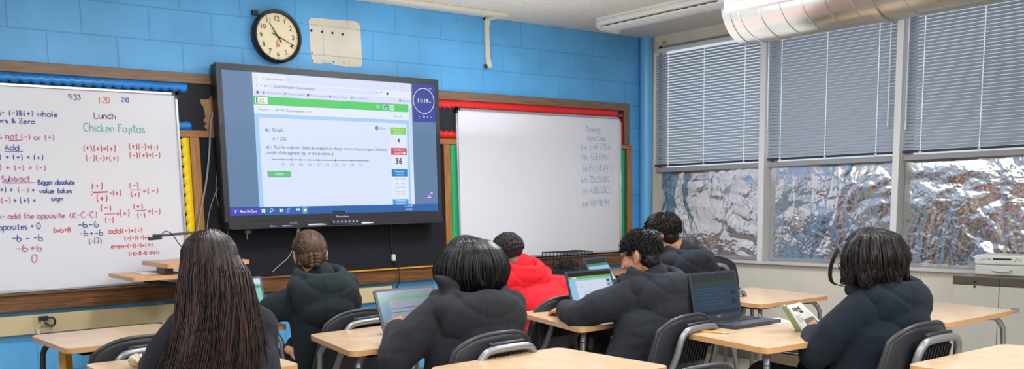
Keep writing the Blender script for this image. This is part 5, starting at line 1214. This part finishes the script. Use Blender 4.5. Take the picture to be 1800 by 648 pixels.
# ------------------------------------------------------------------ 6. dark hoodie by the window wall
J = dict(neck=(-1.90,-2.11,1.045), head=(-2.0,-2.03,1.155), hrot=(-.32,.02,.38), shL=(-2.055,-2.10,.925), shR=(-1.66,-2.14,.91), hip=(-1.85,-2.20,.53),
         elL=(-2.12,-1.88,.80), elR=(-1.58,-1.92,.78), wL=(-2.0,-1.62,.805), wR=(-1.75,-1.62,.805), hoodtilt=.45)
M_h6 = cloth_mat('hoodie_black', '#24272e')
t, l, R, HC, N = person('person in black hoodie bent over desk nearest the foil covered windows', (-1.85,-2.19), J, M_h6, skin='#c08a66', seed=10.5, hood_s=1.32, bulk=1.05, folds=.007)
hm6 = hair_mat('hair_black_straight', '#19130f', .5, .4, .3)
short_hair(t, HC, R, hm6, 1500, (.090,.110,.102), 33, .055, low=-.095)

# ------------------------------------------------------------------ 7. reading a booklet, black bob, navy hoodie
J = dict(neck=(-2.885,-4.10,1.005), head=(-2.935,-4.035,1.115), hrot=(-.40,.0,.28), shL=(-3.075,-4.08,.905), shR=(-2.72,-4.12,.90), hip=(-2.94,-4.03,.53),
         elL=(-3.145,-3.935,.715), elR=(-2.70,-3.92,.72), wL=(-2.945,-3.79,.770), wR=(-2.765,-3.76,.765), handL=((.55,.72,.42),(-.55,-.15,.8),.55), handR=((-.25,.85,.45),(.3,-.3,.85),.6), kneeL=(-3.06,-3.60,.56), kneeR=(-2.75,-3.66,.56), hoodtilt=.40)
M_h7 = cloth_mat('hoodie_navy', '#1b232d')
t7, l, R, HC, N = person('person in navy black hoodie reading an open booklet at the right', (-2.92,-4.13), J, M_h7, skin='#a9765a', seed=12.9, hood_s=1.2, bulk=1.08, folds=.006)
hm7 = hair_mat('hair_blackbrown', '#1b1414', .55, .34, .32); rnd = random.Random(14)
HB = HC+V((.0,-.015,.0))
shell_hair('hair_mass', [(HB+V((.0,-.025,.028)), (.104,.112,.102), None), (HB+V((.02,-.050,-.05)), (.105,.085,.085), None), (HB+V((-.05,-.01,-.05)), (.055,.07,.08), None)], hm7, t7, .008, .006, (45,45,6))
paths = []
for i in range(1250):
    th = math.radians(rnd.uniform(-222, 30)); cl = math.sin(th*11+1)+.5*math.sin(th*23); g = rnd.uniform(.95, 1.03)+.008*cl; p0 = dome(HC, R, (.088,.106,.100), rnd.uniform(0,6.28), rnd.uniform(0,.7)); P = [p0]
    fr = max(0, math.sin(th))
    for ph in (35,55,75,95,110):
        f = math.radians(ph); rr = (.116+.022*min(1,ph/100), .122+.022*min(1,ph/100))
        P.append(HB + V((rr[0]*g*math.sin(f)*math.cos(th), rr[1]*g*math.sin(f)*math.sin(th)*(1-.15*fr)-.012, .122*math.cos(f)*g+.008)))
    q = P[-1]; dn = .066+.011*cl+rnd.uniform(-.012,.012)
    curl = (.16-.22*math.sin(th*7+2))*rnd.uniform(.7,1.2)
    for j in range(1, 5): P.append(V((q.x-(q.x-HB.x)*curl*(j/4)**2, q.y-(q.y-HB.y)*curl*(j/4)**2, q.z-dn*math.sin(j/4*1.45))))
    a = rnd.uniform(0, 6.28); paths.append(bez([p+V((math.cos(a+j*1.1), math.sin(a+j*1.1), 0))*.0075*j/6 for j, p in enumerate(P)], 2))
obj('bob_hair', strand_mesh(paths, .0034, [hm7, hair_mat('hair_blackbrown_deep', '#110c0d', .4, .4, .25), hair_mat('hair_ash', '#2b2224', .3, .33, .35)]), None, t7, ang=180)
# loose front locks
paths = []
for k in range(26):
    o = rnd.uniform(-.006,.006); o2 = rnd.uniform(-.008,.008)
    p0 = HC + R @ V((-.03,.08,.10)); paths.append(bez([p0, HC+V((-.085+o,.095+o2,.03)), HC+V((-.095+o,.115+o2,-.04)), HC+V((-.085+o,.110+o2,-.105)), HC+V((-.03+o,.06+o2,-.125))], 4))
obj('front_locks', strand_mesh(paths, .0022, hm7), None, t7, ang=180)
gs = MB()
for s in (-1, 1):
    ring = [HC + R @ V((s*.033+.024*math.cos(a), .108, .004+.018*math.sin(a))) for a in [2*PI*k/20 for k in range(21)]]; gs.tube(ring, .0022, n=6, caps=False)
    gs.tube([HC + R @ V((s*.057,.106,.008)), HC + R @ V((s*.075,.05,.010)), HC + R @ V((s*.080,-.01,.004))], .002, n=6)
gs.tube([HC + R @ V((-.010,.110,.008)), HC + R @ V((.010,.110,.008))], .002, n=6)
obj('glasses', gs, M_plast, t7)

# the booklet in the hands
bk = thing('booklet', 'open printed booklet with green back cover held by the reading person', 'booklet', (-2.93,-3.70,.74))
o0 = V((-2.93,-3.70,.74))
S0_, S1_ = V((-3.055,-3.72,.900))-o0, V((-2.952,-3.76,.743))-o0       # spine top / bottom
RT, RB = V((-2.92,-3.70,.901))-o0, V((-2.80,-3.77,.773))-o0           # right page outer edge
LT, LB = V((-2.955,-3.635,.890))-o0, V((-2.872,-3.675,.752))-o0         # folded left leaf outer edge
def leaf(name, a, b, c, d, th, m, bow=.006):
    n_ = (b-a).cross(d-a).normalized(); rows = []
    for i in range(9):
        u = i/8; row = []
        for j in range(9):
            v = j/8; p = a.lerp(b, u).lerp(d.lerp(c, u), v) + n_*bow*math.sin(u*PI); row.append(p)
        rows.append(row)
    return obj(name, MB().grid(rows), m, bk, ang=180, solid=th), n_
pg, n_ = leaf('right_page', S0_, RT, RB, S1_, .0022, M_paper)
lf_, n2_ = leaf('left_page', S0_, LT, LB, S1_, .003, mat('page_grey', '#d8d8d2', .8))
cv, n3_ = leaf('cover', S0_+V((0,.004,-.002)), LT+V((-.012,.006,-.002)), LB+V((-.012,.006,-.004)), S1_+V((0,.004,-.004)), .0015, mat('cover_green', '#86a27c', .6), bow=.010)
pr = MB(); rnd = random.Random(2); sg = 1 if n_.dot(V((-6.687,-6.255,1.383))-V((-2.85,-3.65,.8))) > 0 else -1
def onpage(u, v): return S0_.lerp(RT, u).lerp(S1_.lerp(RB, u), v) + n_*(.006*math.sin(u*PI)+sg*.0022)
def pq(u0, v0, u1, v1, m): pr.add([onpage(u, v) for u, v in ((u0,v0),(u1,v0),(u1,v1),(u0,v1))], [(0,1,2,3)], m)
gy = mat('print_grey', '#77777c', .8)
for k in range(5): pq(.22+k*.1, .10+.02*(k%2), .29+k*.1, .20+.02*(k%3), M_ink)
pq(.52,.22,.58,.30,M_ink); pq(.6,.24,.68,.31,M_ink)
for k in range(9): pq(.12, .34+k*.025, .3+.2*rnd.random(), .345+k*.025, gy)
pq(.42,.50,.92,.86,gy)
for k in range(12): pq(.45,.52+k*.027,.5+.38*rnd.random(),.53+k*.027,M_ink)
obj('printing', pr, None, pg, smooth=False)

# ================================================================== LIGHT
def area(name, loc, size, power, rot=(0,0,0), col=(1,1,1), sy=None):
    d = bpy.data.lights.new(name, 'AREA'); d.energy = power; d.size = size; d.color = col
    if sy: d.shape = 'RECTANGLE'; d.size_y = sy
    o = bpy.data.objects.new(name, d); C.objects.link(o); o.location = loc; o.rotation_euler = rot; return o
for x, k in ((-6.9,.62),(-4.5,.85),(-2.3,1.25)):
    for y, q in ((-2.3,.85),(-4.6,.66),(-7.2,1.2)): area('unseen_ceiling_light', (x, y, 2.80), .34, 48*k*q, col=(.95,1,1.05), sy=1.2)
area('unseen_ceiling_light', (-1.75,-1.9,2.74), .3, 15, col=(.93,1,1.08), sy=1.0)  # added light without a fixture, lifts the dark right end of the wall
area('bounce_fill', (-6.2,-8.8,2.0), 3.0, 100, rot=(math.radians(70),0,math.radians(-30)), col=(.95,1,1.05))
for x, y, e in ((-6.4,-5.5,30),(-4.1,-3.6,40),(-2.9,-1.5,26)): area('ceiling_fill', (x, y, 1.9), 2.6, e, rot=(PI,0,0), col=(.97,1,1.03))  # added upward fills with no fixtures, only to brighten the ceiling
w = bpy.data.worlds.new('World'); SC.world = w; w.use_nodes = True; nt = w.node_tree; bg = nt.nodes['Background']
sky = nt.nodes.new('ShaderNodeTexSky'); sky.sky_type = 'PREETHAM' if False else 'HOSEK_WILKIE'; sky.sun_direction = (-.5,.3,.8); sky.turbidity = 4
mxw = nt.nodes.new('ShaderNodeMix'); mxw.data_type = 'RGBA'; mxw.inputs[0].default_value = .75; mxw.inputs[7].default_value = (.80,.90,1.0,1)
nt.links.new(sky.outputs[0], mxw.inputs[6]); nt.links.new(mxw.outputs[2], bg.inputs[0]); bg.inputs[1].default_value = 1.15
try:
    SC.cycles.use_denoising = True; SC.cycles.max_bounces = 6; SC.cycles.diffuse_bounces = 3; SC.cycles.glossy_bounces = 3; SC.cycles.transparent_max_bounces = 8
    SC.cycles.caustics_reflective = False; SC.cycles.caustics_refractive = False; SC.cycles.sample_clamp_indirect = 6
except Exception as e: print(e)
SC.view_settings.exposure = 0.0
